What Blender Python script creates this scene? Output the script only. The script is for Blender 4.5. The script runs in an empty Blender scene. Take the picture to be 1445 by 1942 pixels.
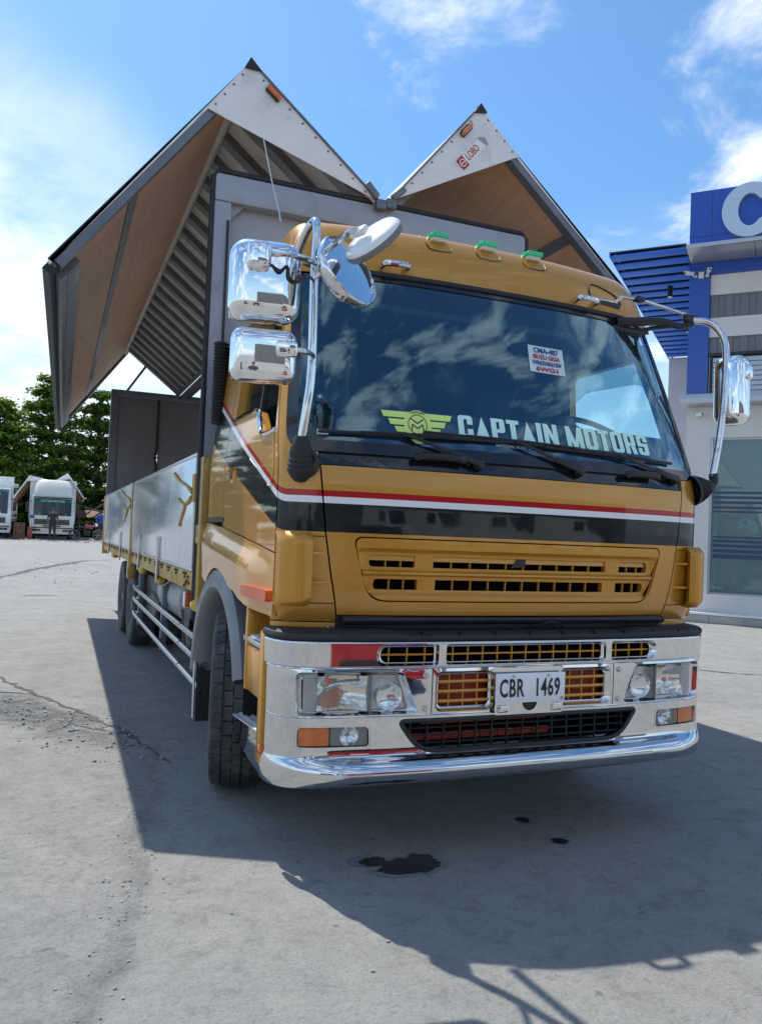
import bpy, bmesh, math, random
from math import radians, sin, cos, pi, sqrt, atan2
from mathutils import Vector, Matrix
from mathutils.geometry import delaunay_2d_cdt
random.seed(7)
SC = bpy.context.scene
COL = SC.collection

# ---------------------------------------------------------------- camera
CAMP = Vector((-2.1743, -3.3229, 1.4872))
YAW, PIT, ROL = 0.3921, 0.0296, 0.0397
_f = Vector((sin(YAW)*cos(PIT), cos(YAW)*cos(PIT), sin(PIT)))
_r = Vector((cos(YAW), -sin(YAW), 0)); _u = _r.cross(_f)
_R = cos(ROL)*_r + sin(ROL)*_u; _U = -sin(ROL)*_r + cos(ROL)*_u
cam = bpy.data.cameras.new('camera')
cam.sensor_fit = 'VERTICAL'; cam.sensor_height = 36.0
cam.lens = 36.0*1519.26/1942.0
cam.clip_start = 0.05; cam.clip_end = 2000
camo = bpy.data.objects.new('camera', cam); COL.objects.link(camo)
M4 = Matrix((( _R.x, _U.x, -_f.x, CAMP.x), (_R.y, _U.y, -_f.y, CAMP.y), (_R.z, _U.z, -_f.z, CAMP.z), (0,0,0,1)))
camo.matrix_world = M4
SC.camera = camo
SC.render.resolution_x, SC.render.resolution_y = 761, 1024
# ---------------------------------------------------------------- exposure
SC.view_settings.view_transform = 'Standard'
SC.view_settings.look = 'None'
SC.view_settings.gamma = 1.0
SC.view_settings.use_curve_mapping = False
SC.view_settings.exposure = 0.45
# ---------------------------------------------------------------- sun
SUND = Vector((0.19, -0.516, -1.0)).normalized()
sun = bpy.data.lights.new('sun', 'SUN'); sun.energy = 4.0; sun.angle = radians(0.53); sun.color = (1.0, 0.95, 0.87)
suno = bpy.data.objects.new('sun', sun); COL.objects.link(suno)
suno.rotation_euler = SUND.to_track_quat('-Z', 'Y').to_euler()
suno.location = (-8, 20, 40)
# ---------------------------------------------------------------- sky
W = bpy.data.worlds.new('World'); SC.world = W; W.use_nodes = True
nt = W.node_tree; nt.nodes.clear()
def N(t, typ, **kw):
    n = t.nodes.new(typ)
    for k, v in kw.items():
        if k == 'op': n.operation = v
        else: setattr(n, k, v)
    return n
def setin(t, n, i, v):
    if isinstance(v, bpy.types.NodeSocket): t.links.new(v, n.inputs[i])
    elif v is not None: n.inputs[i].default_value = v
def math_(t, op, a, b=None, c=None, clamp=False):
    n = t.nodes.new('ShaderNodeMath'); n.operation = op; n.use_clamp = clamp
    setin(t, n, 0, a); setin(t, n, 1, b); setin(t, n, 2, c); return n.outputs[0]
def mixc(t, f, a, b, blend='MIX'):
    n = t.nodes.new('ShaderNodeMix'); n.data_type = 'RGBA'; n.blend_type = blend; n.clamp_factor = True
    setin(t, n, 0, f)
    for i, v in ((6, a), (7, b)):
        if isinstance(v, (tuple, list)): v = tuple(v)+((1,) if len(v) == 3 else ())
        setin(t, n, i, v)
    return n.outputs[2]
def ramp(t, fac, stops):
    n = t.nodes.new('ShaderNodeValToRGB'); e = n.color_ramp.elements
    while len(e) < len(stops): e.new(0.5)
    for k, (p, c) in zip(e, stops):
        k.position = p; k.color = tuple(c)+((1,) if len(c) == 3 else ()) if isinstance(c, (tuple, list)) else (c, c, c, 1)
    setin(t, n, 0, fac); return n.outputs[0]
def noise(t, vec, scale, detail=4, rough=0.55, dist=0.0, out=0):
    n = t.nodes.new('ShaderNodeTexNoise'); setin(t, n, 'Vector', vec)
    n.inputs['Scale'].default_value = scale; n.inputs['Detail'].default_value = detail
    n.inputs['Roughness'].default_value = rough; n.inputs['Distortion'].default_value = dist
    return n.outputs[out]
sky = N(nt, 'ShaderNodeTexSky', sky_type='NISHITA', sun_disc=False)
sky.sun_elevation = radians(61.2); sky.sun_rotation = atan2(-0.19, 0.516)
sky.altitude = 50; sky.air_density = 1.1; sky.dust_density = 1.0; sky.ozone_density = 1.6
tc = N(nt, 'ShaderNodeTexCoord'); D = tc.outputs['Generated']
sep = N(nt, 'ShaderNodeSeparateXYZ'); nt.links.new(D, sep.inputs[0])
zc = math_(nt, 'MAXIMUM', sep.outputs[2], 0.0)
den = math_(nt, 'ADD', zc, 0.22)
px = math_(nt, 'DIVIDE', sep.outputs[0], den); py = math_(nt, 'DIVIDE', sep.outputs[1], den)
cmb = N(nt, 'ShaderNodeCombineXYZ'); nt.links.new(px, cmb.inputs[0]); nt.links.new(py, cmb.inputs[1])
cn = noise(nt, cmb.outputs[0], 3.4, 10, 0.62, 0.5)
cn2 = noise(nt, cmb.outputs[0], 0.55, 3, 0.5, 0.0)
# named cloud banks: direction, angular width (cosine), weight
def blob(az, el, width, wgt):
    d = Vector((sin(radians(az))*cos(radians(el)), cos(radians(az))*cos(radians(el)), sin(radians(el))))
    n = N(nt, 'ShaderNodeVectorMath', op='DOT_PRODUCT'); nt.links.new(D, n.inputs[0]); n.inputs[1].default_value = d
    m = N(nt, 'ShaderNodeMapRange', interpolation_type='SMOOTHSTEP'); nt.links.new(n.outputs['Value'], m.inputs[0])
    m.inputs[1].default_value = cos(radians(width)); m.inputs[2].default_value = cos(radians(width*0.15))
    m.inputs[3].default_value = 0; m.inputs[4].default_value = wgt
    return m.outputs[0]
CU0, CU1 = 0.49, 0.62
CLOUDS = [(29, 30, 8, .12), (50, 29, 12, .19), (48, 19, 8, .12), (-6, 9, 14, .12), (43, 12, 6, .10),
          (178, 22, 12, .2), (200, 34, 14, .2), (160, 33, 12, .12), (215, 12, 14, .2), (140, 12, 16, .18), (-75, 22, 22, .2), (-110, 35, 18, .2), (95, 30, 20, .15)]
tot = None
for b in CLOUDS:
    o = blob(*b); tot = o if tot is None else math_(nt, 'ADD', tot, o)
v = math_(nt, 'ADD', math_(nt, 'MULTIPLY_ADD', cn2, 0.35, cn), tot)
v = math_(nt, 'SUBTRACT', v, 0.175)
mr = N(nt, 'ShaderNodeMapRange', interpolation_type='SMOOTHSTEP'); nt.links.new(v, mr.inputs[0])
mr.inputs[1].default_value = 0.58; mr.inputs[2].default_value = 0.86
# flat-based cumulus in rows over the southern half of the sky
azm = math_(nt, 'ARCTAN2', sep.outputs[0], math_(nt, 'MULTIPLY', sep.outputs[1], -1.0)); elv = math_(nt, 'ARCSINE', sep.outputs[2])
cm2 = N(nt, 'ShaderNodeCombineXYZ'); nt.links.new(math_(nt, 'MULTIPLY', azm, 2.0), cm2.inputs[0]); nt.links.new(math_(nt, 'MULTIPLY', elv, 7.5), cm2.inputs[1])
cu = noise(nt, cm2.outputs[0], 1.35, 9, 0.56, 0.25)
mr2 = N(nt, 'ShaderNodeMapRange', interpolation_type='SMOOTHSTEP'); nt.links.new(cu, mr2.inputs[0]); mr2.inputs[1].default_value = CU0; mr2.inputs[2].default_value = CU1
back = N(nt, 'ShaderNodeMapRange', interpolation_type='SMOOTHSTEP'); nt.links.new(sep.outputs[1], back.inputs[0]); back.inputs[1].default_value = .05; back.inputs[2].default_value = -.35
cmask = math_(nt, 'MULTIPLY', math_(nt, 'MAXIMUM', mr.outputs[0], math_(nt, 'MULTIPLY', mr2.outputs[0], back.outputs[0])), 0.93)
# pale band of humid air along the horizon
hz = N(nt, 'ShaderNodeMapRange', interpolation_type='SMOOTHSTEP'); nt.links.new(sep.outputs[2], hz.inputs[0])
hz.inputs[1].default_value = 0.36; hz.inputs[2].default_value = -0.02; hz.inputs[3].default_value = 0; hz.inputs[4].default_value = 0.62
tint = mixc(nt, 1.0, sky.outputs[0], (0.68, 1.02, 1.26), 'MULTIPLY')
base = mixc(nt, hz.outputs[0], tint, (5.6, 7.2, 8.6))
vl = math_(nt, 'MULTIPLY', math_(nt, 'ADD', blob(-7, 11, 21, .80), blob(40, 2, 22, .25)), math_(nt, 'MULTIPLY_ADD', cn, 2.6, -.45), clamp=True)
base = mixc(nt, vl, base, (8.6, 9.1, 9.6))
shade = noise(nt, cmb.outputs[0], 3.1, 5, 0.5)
cwhite = mixc(nt, shade, (6.2, 6.9, 7.8), (9.6, 9.8, 10.0))
skyc = mixc(nt, cmask, base, cwhite)
bg = N(nt, 'ShaderNodeBackground'); nt.links.new(skyc, bg.inputs[0]); bg.inputs[1].default_value = 0.106
wo = N(nt, 'ShaderNodeOutputWorld'); nt.links.new(bg.outputs[0], wo.inputs[0])

SC.render.engine = 'CYCLES'
SC.cycles.max_bounces = 8; SC.cycles.glossy_bounces = 5; SC.cycles.transparent_max_bounces = 12; SC.cycles.transmission_bounces = 6
SC.cycles.use_denoising = True
SC.cycles.sample_clamp_indirect = 6

# ================================================================= materials
MATS = {}
def pmat(name, col, rough=0.5, metal=0.0, coat=0.0, spec=None, var=0.0, vscale=3.0, bump=0.0, bscale=60.0, rvar=0.0, dirt=None, coatr=0.03, trans=0.0):
    m = bpy.data.materials.new(name); m.use_nodes = True; t = m.node_tree
    b = t.nodes['Principled BSDF']
    b.inputs['Base Color'].default_value = (*col, 1); b.inputs['Roughness'].default_value = rough
    b.inputs['Metallic'].default_value = metal; b.inputs['Coat Weight'].default_value = coat; b.inputs['Coat Roughness'].default_value = coatr
    if spec is not None: b.inputs['Specular IOR Level'].default_value = spec
    tc = t.nodes.new('ShaderNodeTexCoord'); ob = tc.outputs['Object']
    c = None
    if var:
        n = noise(t, ob, vscale, 6, 0.6)
        lo = tuple(max(0, x*(1-var)) for x in col); hi = tuple(min(1, x*(1+var)) for x in col)
        c = ramp(t, n, [(0.3, lo), (0.7, hi)])
    if dirt:
        dc, amt, sc = dirt
        n = noise(t, ob, sc, 8, 0.7, 0.4)
        f = ramp(t, n, [(0.62-amt*0.25, 0.0), (0.80, 1.0)])
        c = mixc(t, f, c if c is not None else col, dc)
    if c is not None: t.links.new(c, b.inputs['Base Color'])
    if rvar:
        n = noise(t, ob, vscale*2.3, 5, 0.6)
        mr = t.nodes.new('ShaderNodeMapRange'); t.links.new(n, mr.inputs[0])
        mr.inputs[1].default_value = .3; mr.inputs[2].default_value = .7
        mr.inputs[3].default_value = max(0.01, rough-rvar); mr.inputs[4].default_value = rough+rvar
        t.links.new(mr.outputs[0], b.inputs['Roughness'])
    if bump:
        n = noise(t, ob, bscale, 3, 0.6)
        bp = t.nodes.new('ShaderNodeBump'); bp.inputs['Strength'].default_value = bump; bp.inputs['Distance'].default_value = 0.01
        t.links.new(n, bp.inputs['Height']); t.links.new(bp.outputs[0], b.inputs['Normal'])
    MATS[name] = m
    return m
GOLD = (0.56, 0.255, 0.030)
m_gold2 = pmat('gold_paint_plain', GOLD, 0.36, 0.30, 0.6, spec=.25, var=.06, vscale=1.5, coatr=.02)
m_goldrust = pmat('gold_paint_weathered', (0.46, 0.28, 0.05), 0.5, 0.1, 0.2, var=.12, vscale=4, dirt=((0.12, 0.045, 0.015), 0.55, 7.0))
m_chrome = pmat('chrome', (0.69, 0.70, 0.71), 0.035, 1.0, rvar=.02, vscale=8, bump=0.05, bscale=4, dirt=((0.52, 0.50, 0.46), .18, 22))
m_warm = pmat('lamp_reflector', (0.86, 0.80, 0.70), 0.06, 1.0, rvar=.03, vscale=20)
m_chrome2 = pmat('chrome_mirror', (0.82, 0.83, 0.84), 0.03, 1.0, rvar=.015, vscale=10, bump=0.02, bscale=7)
m_pipe = pmat('chrome_pipe', (0.72, 0.71, 0.70), 0.12, 1.0, rvar=.06, vscale=14, dirt=((0.25, 0.13, 0.07), 0.35, 9))
m_steel = pmat('brushed_steel', (0.55, 0.56, 0.57), 0.3, 0.9, rvar=.04, vscale=4)
m_void = pmat('unlit_cavity', (0.006, 0.006, 0.007), 1.0, spec=0.0)  # near-black colour paints in the shade inside the openings
m_black = pmat('black_plastic', (0.012, 0.013, 0.015), 0.42, var=.3, vscale=8, rvar=.1)
m_blackgloss = pmat('black_gloss', (0.008, 0.009, 0.012), 0.12, coat=.5)
m_rubber = pmat('rubber', (0.018, 0.018, 0.019), 0.62, var=.25, vscale=12, bump=.15, bscale=90)
m_tyre = pmat('tyre_rubber', (0.042, 0.042, 0.044), 0.75, var=.35, vscale=6, bump=.25, bscale=120, dirt=((0.16, 0.155, 0.145), 0.8, 5))
m_greyfender = pmat('grey_plastic', (0.17, 0.175, 0.18), 0.42, var=.12, vscale=5, rvar=.1)
m_frame = pmat('frame_paint', (0.30, 0.335, 0.39), 0.4, 0.1, 0.15, var=.08, vscale=2.5, dirt=((0.2, 0.2, 0.2), .3, 4))
m_rail = pmat('dark_aluminium', (0.16, 0.175, 0.20), 0.42, 0.5, var=.15, vscale=4, rvar=.1)
m_bow = pmat('dark_bow', (0.19, 0.205, 0.225), 0.5, 0.3, var=.2, vscale=4)
m_liner = pmat('pale_liner', (0.60, 0.575, 0.53), 0.5, var=.12, vscale=2.2, dirt=((0.2, 0.17, 0.14), .3, 3))
m_white = pmat('white_frp', (0.74, 0.75, 0.74), 0.35, coat=.25, var=.05, vscale=2, dirt=((0.5, 0.5, 0.48), .3, 5))
m_boxwall = pmat('box_wall', (0.34, 0.37, 0.43), 0.42, var=.06, vscale=2)
m_darkgrey = pmat('dark_grey_panel', (0.17, 0.176, 0.188), 0.55, var=.12, vscale=1.5)
m_gate = pmat('gate_aluminium', (0.66, 0.69, 0.73), 0.20, 0.55, coat=.12, rvar=.05, vscale=3, bump=.02, bscale=6, dirt=((0.42, 0.42, 0.42), .35, 4))
m_amber = pmat('amber_lens', (0.62, 0.14, 0.015), 0.15, coat=.8, var=.2, vscale=30)
m_amber2 = pmat('amber_orange_lens', (0.62, 0.085, 0.014), 0.25, coat=.3, bump=.1, var=.15, vscale=40)
m_yellow = pmat('yellow_lamp', (0.62, 0.42, 0.02), 0.15, coat=.8)
m_green = pmat('green_lens', (0.01, 0.62, 0.26), 0.15, coat=.8)
m_red = pmat('red_paint', (0.45, 0.045, 0.02), 0.4, var=.2, vscale=10)
m_whitepaint = pmat('white_paint', (0.80, 0.80, 0.79), 0.3, coat=.5, var=.03, vscale=2)
m_plate = pmat('plate_white', (0.82, 0.82, 0.82), 0.35, coat=.2)
m_ink = pmat('black_ink', (0.015, 0.015, 0.018), 0.4)
m_tank = pmat('tank_grey', (0.36, 0.36, 0.35), 0.45, var=.15, vscale=4)
m_tread = pmat('diamond_plate', (0.70, 0.70, 0.69), 0.45, 0.35, var=.15, vscale=20, rvar=.1)
m_mirglass = pmat('mirror_glass', (0.75, 0.78, 0.8), 0.01, 1.0)
m_dash = pmat('dashboard_plastic', (0.028, 0.028, 0.032), 0.6)
m_seat = pmat('seat_cloth', (0.05, 0.05, 0.06), 0.9, var=.2, vscale=15)
m_mint = pmat('mint_vinyl', (0.62, 0.92, 0.80), 0.5)
m_lime = pmat('lime_vinyl', (0.70, 0.88, 0.22), 0.5)
m_banner = pmat('banner_dark', (0.030, 0.028, 0.05), 0.5, var=.15, vscale=5)
m_paper = pmat('paper_white', (0.60, 0.70, 0.71), 0.7)
m_inkblue = pmat('ink_blue', (0.02, 0.07, 0.22), 0.5)
m_inkred = pmat('ink_red', (0.45, 0.03, 0.03), 0.5)
m_blue = pmat('blue_cladding', (0.014, 0.07, 0.38), 0.3, coat=.3, var=.06, vscale=.7, rvar=.06)
m_bluecanopy = pmat('blue_canopy', (0.03, 0.16, 0.68), 0.5, spec=.25, var=.08, vscale=1)
m_silver = pmat('silver_cladding', (0.42, 0.44, 0.47), 0.3, 0.5, var=.06, vscale=.8)
m_wall = pmat('cream_wall', (0.66, 0.64, 0.61), 0.7, var=.05, vscale=1.2, bump=.05, bscale=40, dirt=((0.5, 0.48, 0.45), .25, .8))
m_wall2 = pmat('grey_wall', (0.55, 0.54, 0.57), 0.7, var=.05, vscale=1.2)
m_step = pmat('step_tile', (0.40, 0.39, 0.37), 0.5, var=.08, vscale=3)
m_shutter = pmat('grey_shutter', (0.17, 0.18, 0.19), 0.5, .2)
m_letter = pmat('letter_metal', (0.66, 0.67, 0.69), 0.22, 0.6)
m_bark = pmat('bark', (0.10, 0.075, 0.055), 0.9, var=.3, vscale=6)
m_skin = pmat('skin', (0.25, 0.13, 0.085), 0.6)
m_stone = pmat('stone', (0.26, 0.26, 0.26), 0.9, var=.25, vscale=30)

def plywood():
    m = bpy.data.materials.new('plywood'); m.use_nodes = True; t = m.node_tree; b = t.nodes['Principled BSDF']
    tc = t.nodes.new('ShaderNodeTexCoord'); mp = t.nodes.new('ShaderNodeMapping'); mp.inputs['Scale'].default_value = (1.0, 5.0, 1.0)
    mp.inputs['Scale'].default_value = (3.0, 0.5, 3.0)
    t.links.new(tc.outputs['Object'], mp.inputs[0])
    g = noise(t, mp.outputs[0], 3.0, 8, .65, 1.2); p = noise(t, tc.outputs['Object'], 1.1, 4, .6)
    c = ramp(t, g, [(.3, (0.50, 0.30, 0.185)), (.55, (0.63, 0.40, 0.26)), (.75, (0.68, 0.46, 0.32))])
    c = mixc(t, ramp(t, p, [(.35, 0.0), (.7, .55)]), c, (0.44, 0.25, 0.155))
    s = noise(t, tc.outputs['Object'], 4.5, 9, .75, .8)
    c = mixc(t, ramp(t, s, [(.62, 0.0), (.78, .6)]), c, (0.52, 0.42, 0.33))
    t.links.new(c, b.inputs['Base Color']); b.inputs['Roughness'].default_value = .62
    return m
m_ply = plywood()

def stripes():
    """gold paint with the red, white and black livery band that climbs along the doors"""
    m = bpy.data.materials.new('cab_paint'); m.use_nodes = True; t = m.node_tree; b = t.nodes['Principled BSDF']
    tc = t.nodes.new('ShaderNodeTexCoord'); ob = tc.outputs['Object']
    s = t.nodes.new('ShaderNodeSeparateXYZ'); t.links.new(ob, s.inputs[0]); y, z = s.outputs[1], s.outputs[2]
    yy = math_(t, 'MAXIMUM', math_(t, 'SUBTRACT', y, 0.185), 0.0)
    tp = math_(t, 'SUBTRACT', z, math_(t, 'MULTIPLY', yy, 0.385))
    bt = math_(t, 'SUBTRACT', z, math_(t, 'MULTIPLY', yy, 0.318))
    n1 = noise(t, ob, 1.3, 4, .5); gc = ramp(t, n1, [(.3, (0.53, 0.238, 0.025)), (.7, (0.585, 0.272, 0.035))])
    low = math_(t, 'GREATER_THAN', bt, 1.495)
    def below(v): return math_(t, 'LESS_THAN', tp, v)
    k = math_(t, 'MULTIPLY', low, below(1.626)); w = math_(t, 'MULTIPLY', math_(t, 'GREATER_THAN', tp, 1.626), below(1.656)); r = math_(t, 'MULTIPLY', math_(t, 'GREATER_THAN', tp, 1.656), below(1.684))
    c = mixc(t, k, gc, (0.008, 0.009, 0.011)); c = mixc(t, w, c, (0.80, 0.80, 0.80)); c = mixc(t, r, c, (0.42, 0.008, 0.012))
    t.links.new(c, b.inputs['Base Color'])
    anyb = math_(t, 'ADD', math_(t, 'ADD', k, w), r, clamp=True)
    t.links.new(math_(t, 'MULTIPLY', math_(t, 'SUBTRACT', 1.0, anyb), .30), b.inputs['Metallic'])
    t.links.new(math_(t, 'MULTIPLY_ADD', anyb, -.22, .25), b.inputs['Specular IOR Level'])
    b.inputs['Roughness'].default_value = .33; b.inputs['Coat Weight'].default_value = .75; b.inputs['Coat Roughness'].default_value = .02
    ds = noise(t, ob, 3.2, 9, .72, .5); low_ = ramp(t, math_(t, 'MULTIPLY', z, .5), [(.52, 1.0), (.80, .25)])
    dust = math_(t, 'MULTIPLY', ramp(t, ds, [(.42, 0.0), (.70, .20)]), low_)
    t.links.new(mixc(t, dust, c, (0.30, 0.27, 0.22)), b.inputs['Base Color'])
    t.links.new(math_(t, 'MULTIPLY_ADD', ds, .10, -.01), b.inputs['Coat Roughness'])
    n2 = noise(t, ob, 5.0, 2, .5); bp = t.nodes.new('ShaderNodeBump'); bp.inputs['Strength'].default_value = .02; bp.inputs['Distance'].default_value = .01
    t.links.new(n2, bp.inputs['Height']); t.links.new(bp.outputs[0], b.inputs['Coat Normal'])
    return m
m_cab = stripes()

def glassmat(name, tint, ior=1.5, rough=0.0, refl=1.0, ribs=None, gcol=(.95, .98, 1)):
    m = bpy.data.materials.new(name); m.use_nodes = True; t = m.node_tree; t.nodes.clear()
    out = t.nodes.new('ShaderNodeOutputMaterial'); mx = t.nodes.new('ShaderNodeMixShader')
    tr = t.nodes.new('ShaderNodeBsdfTransparent'); tr.inputs[0].default_value = (*tint, 1)
    gl = t.nodes.new('ShaderNodeBsdfGlossy'); gl.inputs['Roughness'].default_value = rough; gl.inputs[0].default_value = (*gcol, 1)
    fr = t.nodes.new('ShaderNodeFresnel'); fr.inputs[0].default_value = ior
    ge = t.nodes.new('ShaderNodeNewGeometry'); t.links.new(math_(t, 'MULTIPLY_ADD', ge.outputs['Backfacing'], 1/ior-ior, ior), fr.inputs[0])
    f = math_(t, 'MULTIPLY', fr.outputs[0], refl, clamp=True)
    if ribs:
        tc = t.nodes.new('ShaderNodeTexCoord'); wv = t.nodes.new('ShaderNodeTexWave'); wv.bands_direction = 'X'
        t.links.new(tc.outputs['Object'], wv.inputs[0]); wv.inputs['Scale'].default_value = ribs
        bp = t.nodes.new('ShaderNodeBump'); bp.inputs['Strength'].default_value = .3; bp.inputs['Distance'].default_value = .003
        t.links.new(wv.outputs[1], bp.inputs['Height']); t.links.new(bp.outputs[0], gl.inputs['Normal']); t.links.new(bp.outputs[0], fr.inputs['Normal'])
    t.links.new(f, mx.inputs[0]); t.links.new(tr.outputs[0], mx.inputs[1]); t.links.new(gl.outputs[0], mx.inputs[2]); t.links.new(mx.outputs[0], out.inputs[0])
    return m
m_glass = glassmat('windscreen_glass', (0.62, 0.80, 0.84), 1.5, 0.0, 3.7, gcol=(.55, .84, 1.0))
m_glass2 = glassmat('side_glass', (0.72, 0.88, 0.90), 1.5, 0.0, 1.0)
m_lens = glassmat('headlight_glass', (0.93, 0.94, 0.94), 1.5, 0.03, 1.6, ribs=30)
def hazefilm(m, col, f):
    t = m.node_tree; out = [n for n in t.nodes if n.type == 'OUTPUT_MATERIAL'][0]; src = out.inputs[0].links[0].from_socket
    d = t.nodes.new('ShaderNodeBsdfDiffuse'); d.inputs[0].default_value = (*col, 1); mx = t.nodes.new('ShaderNodeMixShader'); mx.inputs[0].default_value = f
    t.links.new(src, mx.inputs[1]); t.links.new(d.outputs[0], mx.inputs[2]); t.links.new(mx.outputs[0], out.inputs[0])
hazefilm(m_lens, (.80, .77, .70), .13)  # pale diffuse colour mixed in to brighten the lamp glass
m_visor = glassmat('smoked_visor', (0.42, 0.52, 0.54), 1.5, 0.05, 1.2)
m_shop = glassmat('shop_glass', (0.42, 0.58, 0.58), 1.5, 0.0, 2.4)
hazefilm(m_shop, (0.30, 0.42, 0.42), .42)  # grey-blue diffuse colour brightens the pane in place of a paler reflection

def concrete():
    m = bpy.data.materials.new('worn_concrete'); m.use_nodes = True; t = m.node_tree; b = t.nodes['Principled BSDF']
    tc = t.nodes.new('ShaderNodeTexCoord'); ob = tc.outputs['Object']
    s = t.nodes.new('ShaderNodeSeparateXYZ'); t.links.new(ob, s.inputs[0]); x, y = s.outputs[0], s.outputs[1]
    big = noise(t, ob, .35, 6, .6, .6); mid = noise(t, ob, 2.2, 8, .68, .5); fine = noise(t, ob, 30, 8, .75); grit = noise(t, ob, 160, 4, .7)
    c = ramp(t, mid, [(.28, (0.241, 0.240, 0.236)), (.5, (0.297, 0.295, 0.290)), (.72, (0.338, 0.335, 0.328))])
    c = mixc(t, ramp(t, big, [(.32, .65), (.5, 0.0)]), c, (0.235, 0.236, 0.239))
    c = mixc(t, ramp(t, big, [(.58, 0.0), (.75, .6)]), c, (0.373, 0.368, 0.356))
    # newer, paler slab to the right of the ragged joint
    wob = math_(t, 'ADD', math_(t, 'MULTIPLY', math_(t, 'SUBTRACT', noise(t, ob, 6.0, 7, .75), .5), .20), math_(t, 'MULTIPLY', math_(t, 'SUBTRACT', noise(t, ob, 1.3, 2, .5), .5), .34))
    edge = math_(t, 'ADD', math_(t, 'MULTIPLY_ADD', y, 0.19, -1.79), wob)
    dx = math_(t, 'SUBTRACT', x, edge)
    near = math_(t, 'LESS_THAN', y, 2.3)
    slab = N(t, 'ShaderNodeMapRange'); t.links.new(dx, slab.inputs[0]); slab.inputs[1].default_value = -.03; slab.inputs[2].default_value = .03
    sl = math_(t, 'MULTIPLY', slab.outputs[0], near)
    old = mixc(t, ramp(t, fine, [(.33, .4), (.5, 0.0)]), mixc(t, 1.0, c, (0.98, 0.98, 0.985), 'MULTIPLY'), (0.152, 0.152, 0.155))
    c2 = mixc(t, sl, old, mixc(t, .35, c, (0.338, 0.334, 0.323)))
    c2 = mixc(t, ramp(t, fine, [(.30, .45), (.5, 0.0)]), c2, (0.159, 0.159, 0.159))
    c2 = mixc(t, ramp(t, fine, [(.6, 0.0), (.78, .5)]), c2, (0.428, 0.421, 0.407))
    sp = noise(t, ob, 13, 2, .5, 0); c2 = mixc(t, ramp(t, sp, [(.70, 0.0), (.76, .75)]), c2, (0.117, 0.117, 0.117))
    # tyre grime lanes and stains in the working area
    st = noise(t, ob, 1.15, 5, .65, 1.2); c2 = mixc(t, ramp(t, st, [(.58, 0.0), (.74, .42)]), c2, (0.166, 0.167, 0.171))
    # fine scratches and trowel streaks, worn lighter patches
    mpz = t.nodes.new('ShaderNodeMapping'); mpz.inputs['Rotation'].default_value = (0, 0, .5); mpz.inputs['Scale'].default_value = (26, 1.6, 1); t.links.new(ob, mpz.inputs[0])
    strk = noise(t, mpz.outputs[0], 1.0, 6, .7, .8); c2 = mixc(t, math_(t, 'MULTIPLY', ramp(t, strk, [(.60, 0.0), (.72, .55)]), ramp(t, noise(t, ob, 1.7, 4, .6), [(.45, 0.0), (.62, 1.0)])), c2, (0.420, 0.410, 0.392))
    mot = noise(t, ob, 7.5, 7, .72, .7); c2 = mixc(t, ramp(t, mot, [(.36, .42), (.48, 0.0)]), c2, (0.150, 0.149, 0.146)); c2 = mixc(t, ramp(t, mot, [(.55, 0.0), (.70, .45)]), c2, (0.400, 0.392, 0.376))
    c2 = mixc(t, 1.0, c2, (1.0, 0.985, 0.945), 'MULTIPLY')
    rg = noise(t, ob, 11, 8, .78, .3); c2 = mixc(t, ramp(t, rg, [(.30, .6), (.45, 0.0)]), c2, (0.17, 0.168, 0.163))
    gr2 = noise(t, ob, 75, 5, .8); c2 = mixc(t, ramp(t, gr2, [(.34, .55), (.47, 0.0)]), c2, (0.13, 0.128, 0.12)); c2 = mixc(t, ramp(t, gr2, [(.56, 0.0), (.70, .5)]), c2, (0.46, 0.45, 0.42))
    # crumbling edge of the slab joint
    eb = math_(t, 'MULTIPLY', math_(t, 'POWER', 2.718, math_(t, 'MULTIPLY', math_(t, 'POWER', math_(t, 'DIVIDE', math_(t, 'ADD', dx, .05), .055), 2.0), -1.0)), near)
    cru = noise(t, ob, 17, 8, .78, .5); ebm = math_(t, 'MULTIPLY', eb, ramp(t, cru, [(.40, .42), (.50, 0.0)])); c2 = mixc(t, ebm, c2, (0.12, 0.118, 0.112))
    # hairline cracks from warped cell borders
    wv = t.nodes.new('ShaderNodeVectorMath'); wv.operation = 'ADD'; t.links.new(ob, wv.inputs[0])
    wn = noise(t, ob, 2.5, 5, .6, out=1); sc_ = t.nodes.new('ShaderNodeVectorMath'); sc_.operation = 'SCALE'; t.links.new(wn, sc_.inputs[0]); sc_.inputs[3].default_value = .5; t.links.new(sc_.outputs[0], wv.inputs[1])
    vo = t.nodes.new('ShaderNodeTexVoronoi'); vo.feature = 'DISTANCE_TO_EDGE'; vo.inputs['Scale'].default_value = .55; t.links.new(wv.outputs[0], vo.inputs[0])
    gate = ramp(t, noise(t, ob, .8, 3, .5), [(.60, 0.0), (.68, 1.0)])
    cr = math_(t, 'MULTIPLY', math_(t, 'LESS_THAN', vo.outputs[0], .0022), gate)
    c2 = mixc(t, math_(t, 'MULTIPLY', cr, .6), c2, (0.103, 0.103, 0.103))
    t.links.new(c2, b.inputs['Base Color']); b.inputs['Roughness'].default_value = .86; b.inputs['Specular IOR Level'].default_value = .35
    h = math_(t, 'ADD', math_(t, 'MULTIPLY', fine, .5), math_(t, 'MULTIPLY', grit, .28))
    h = math_(t, 'ADD', h, math_(t, 'MULTIPLY', mid, 1.3)); h = math_(t, 'SUBTRACT', h, math_(t, 'MULTIPLY', cr, .5))
    h = math_(t, 'ADD', h, math_(t, 'MULTIPLY', sl, .35))
    # broken, crumbling patch beside the long crack
    def vdot(px_, py_, ax, ay):
        return math_(t, 'ADD', math_(t, 'MULTIPLY', px_, ax), math_(t, 'MULTIPLY', py_, ay))
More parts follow.
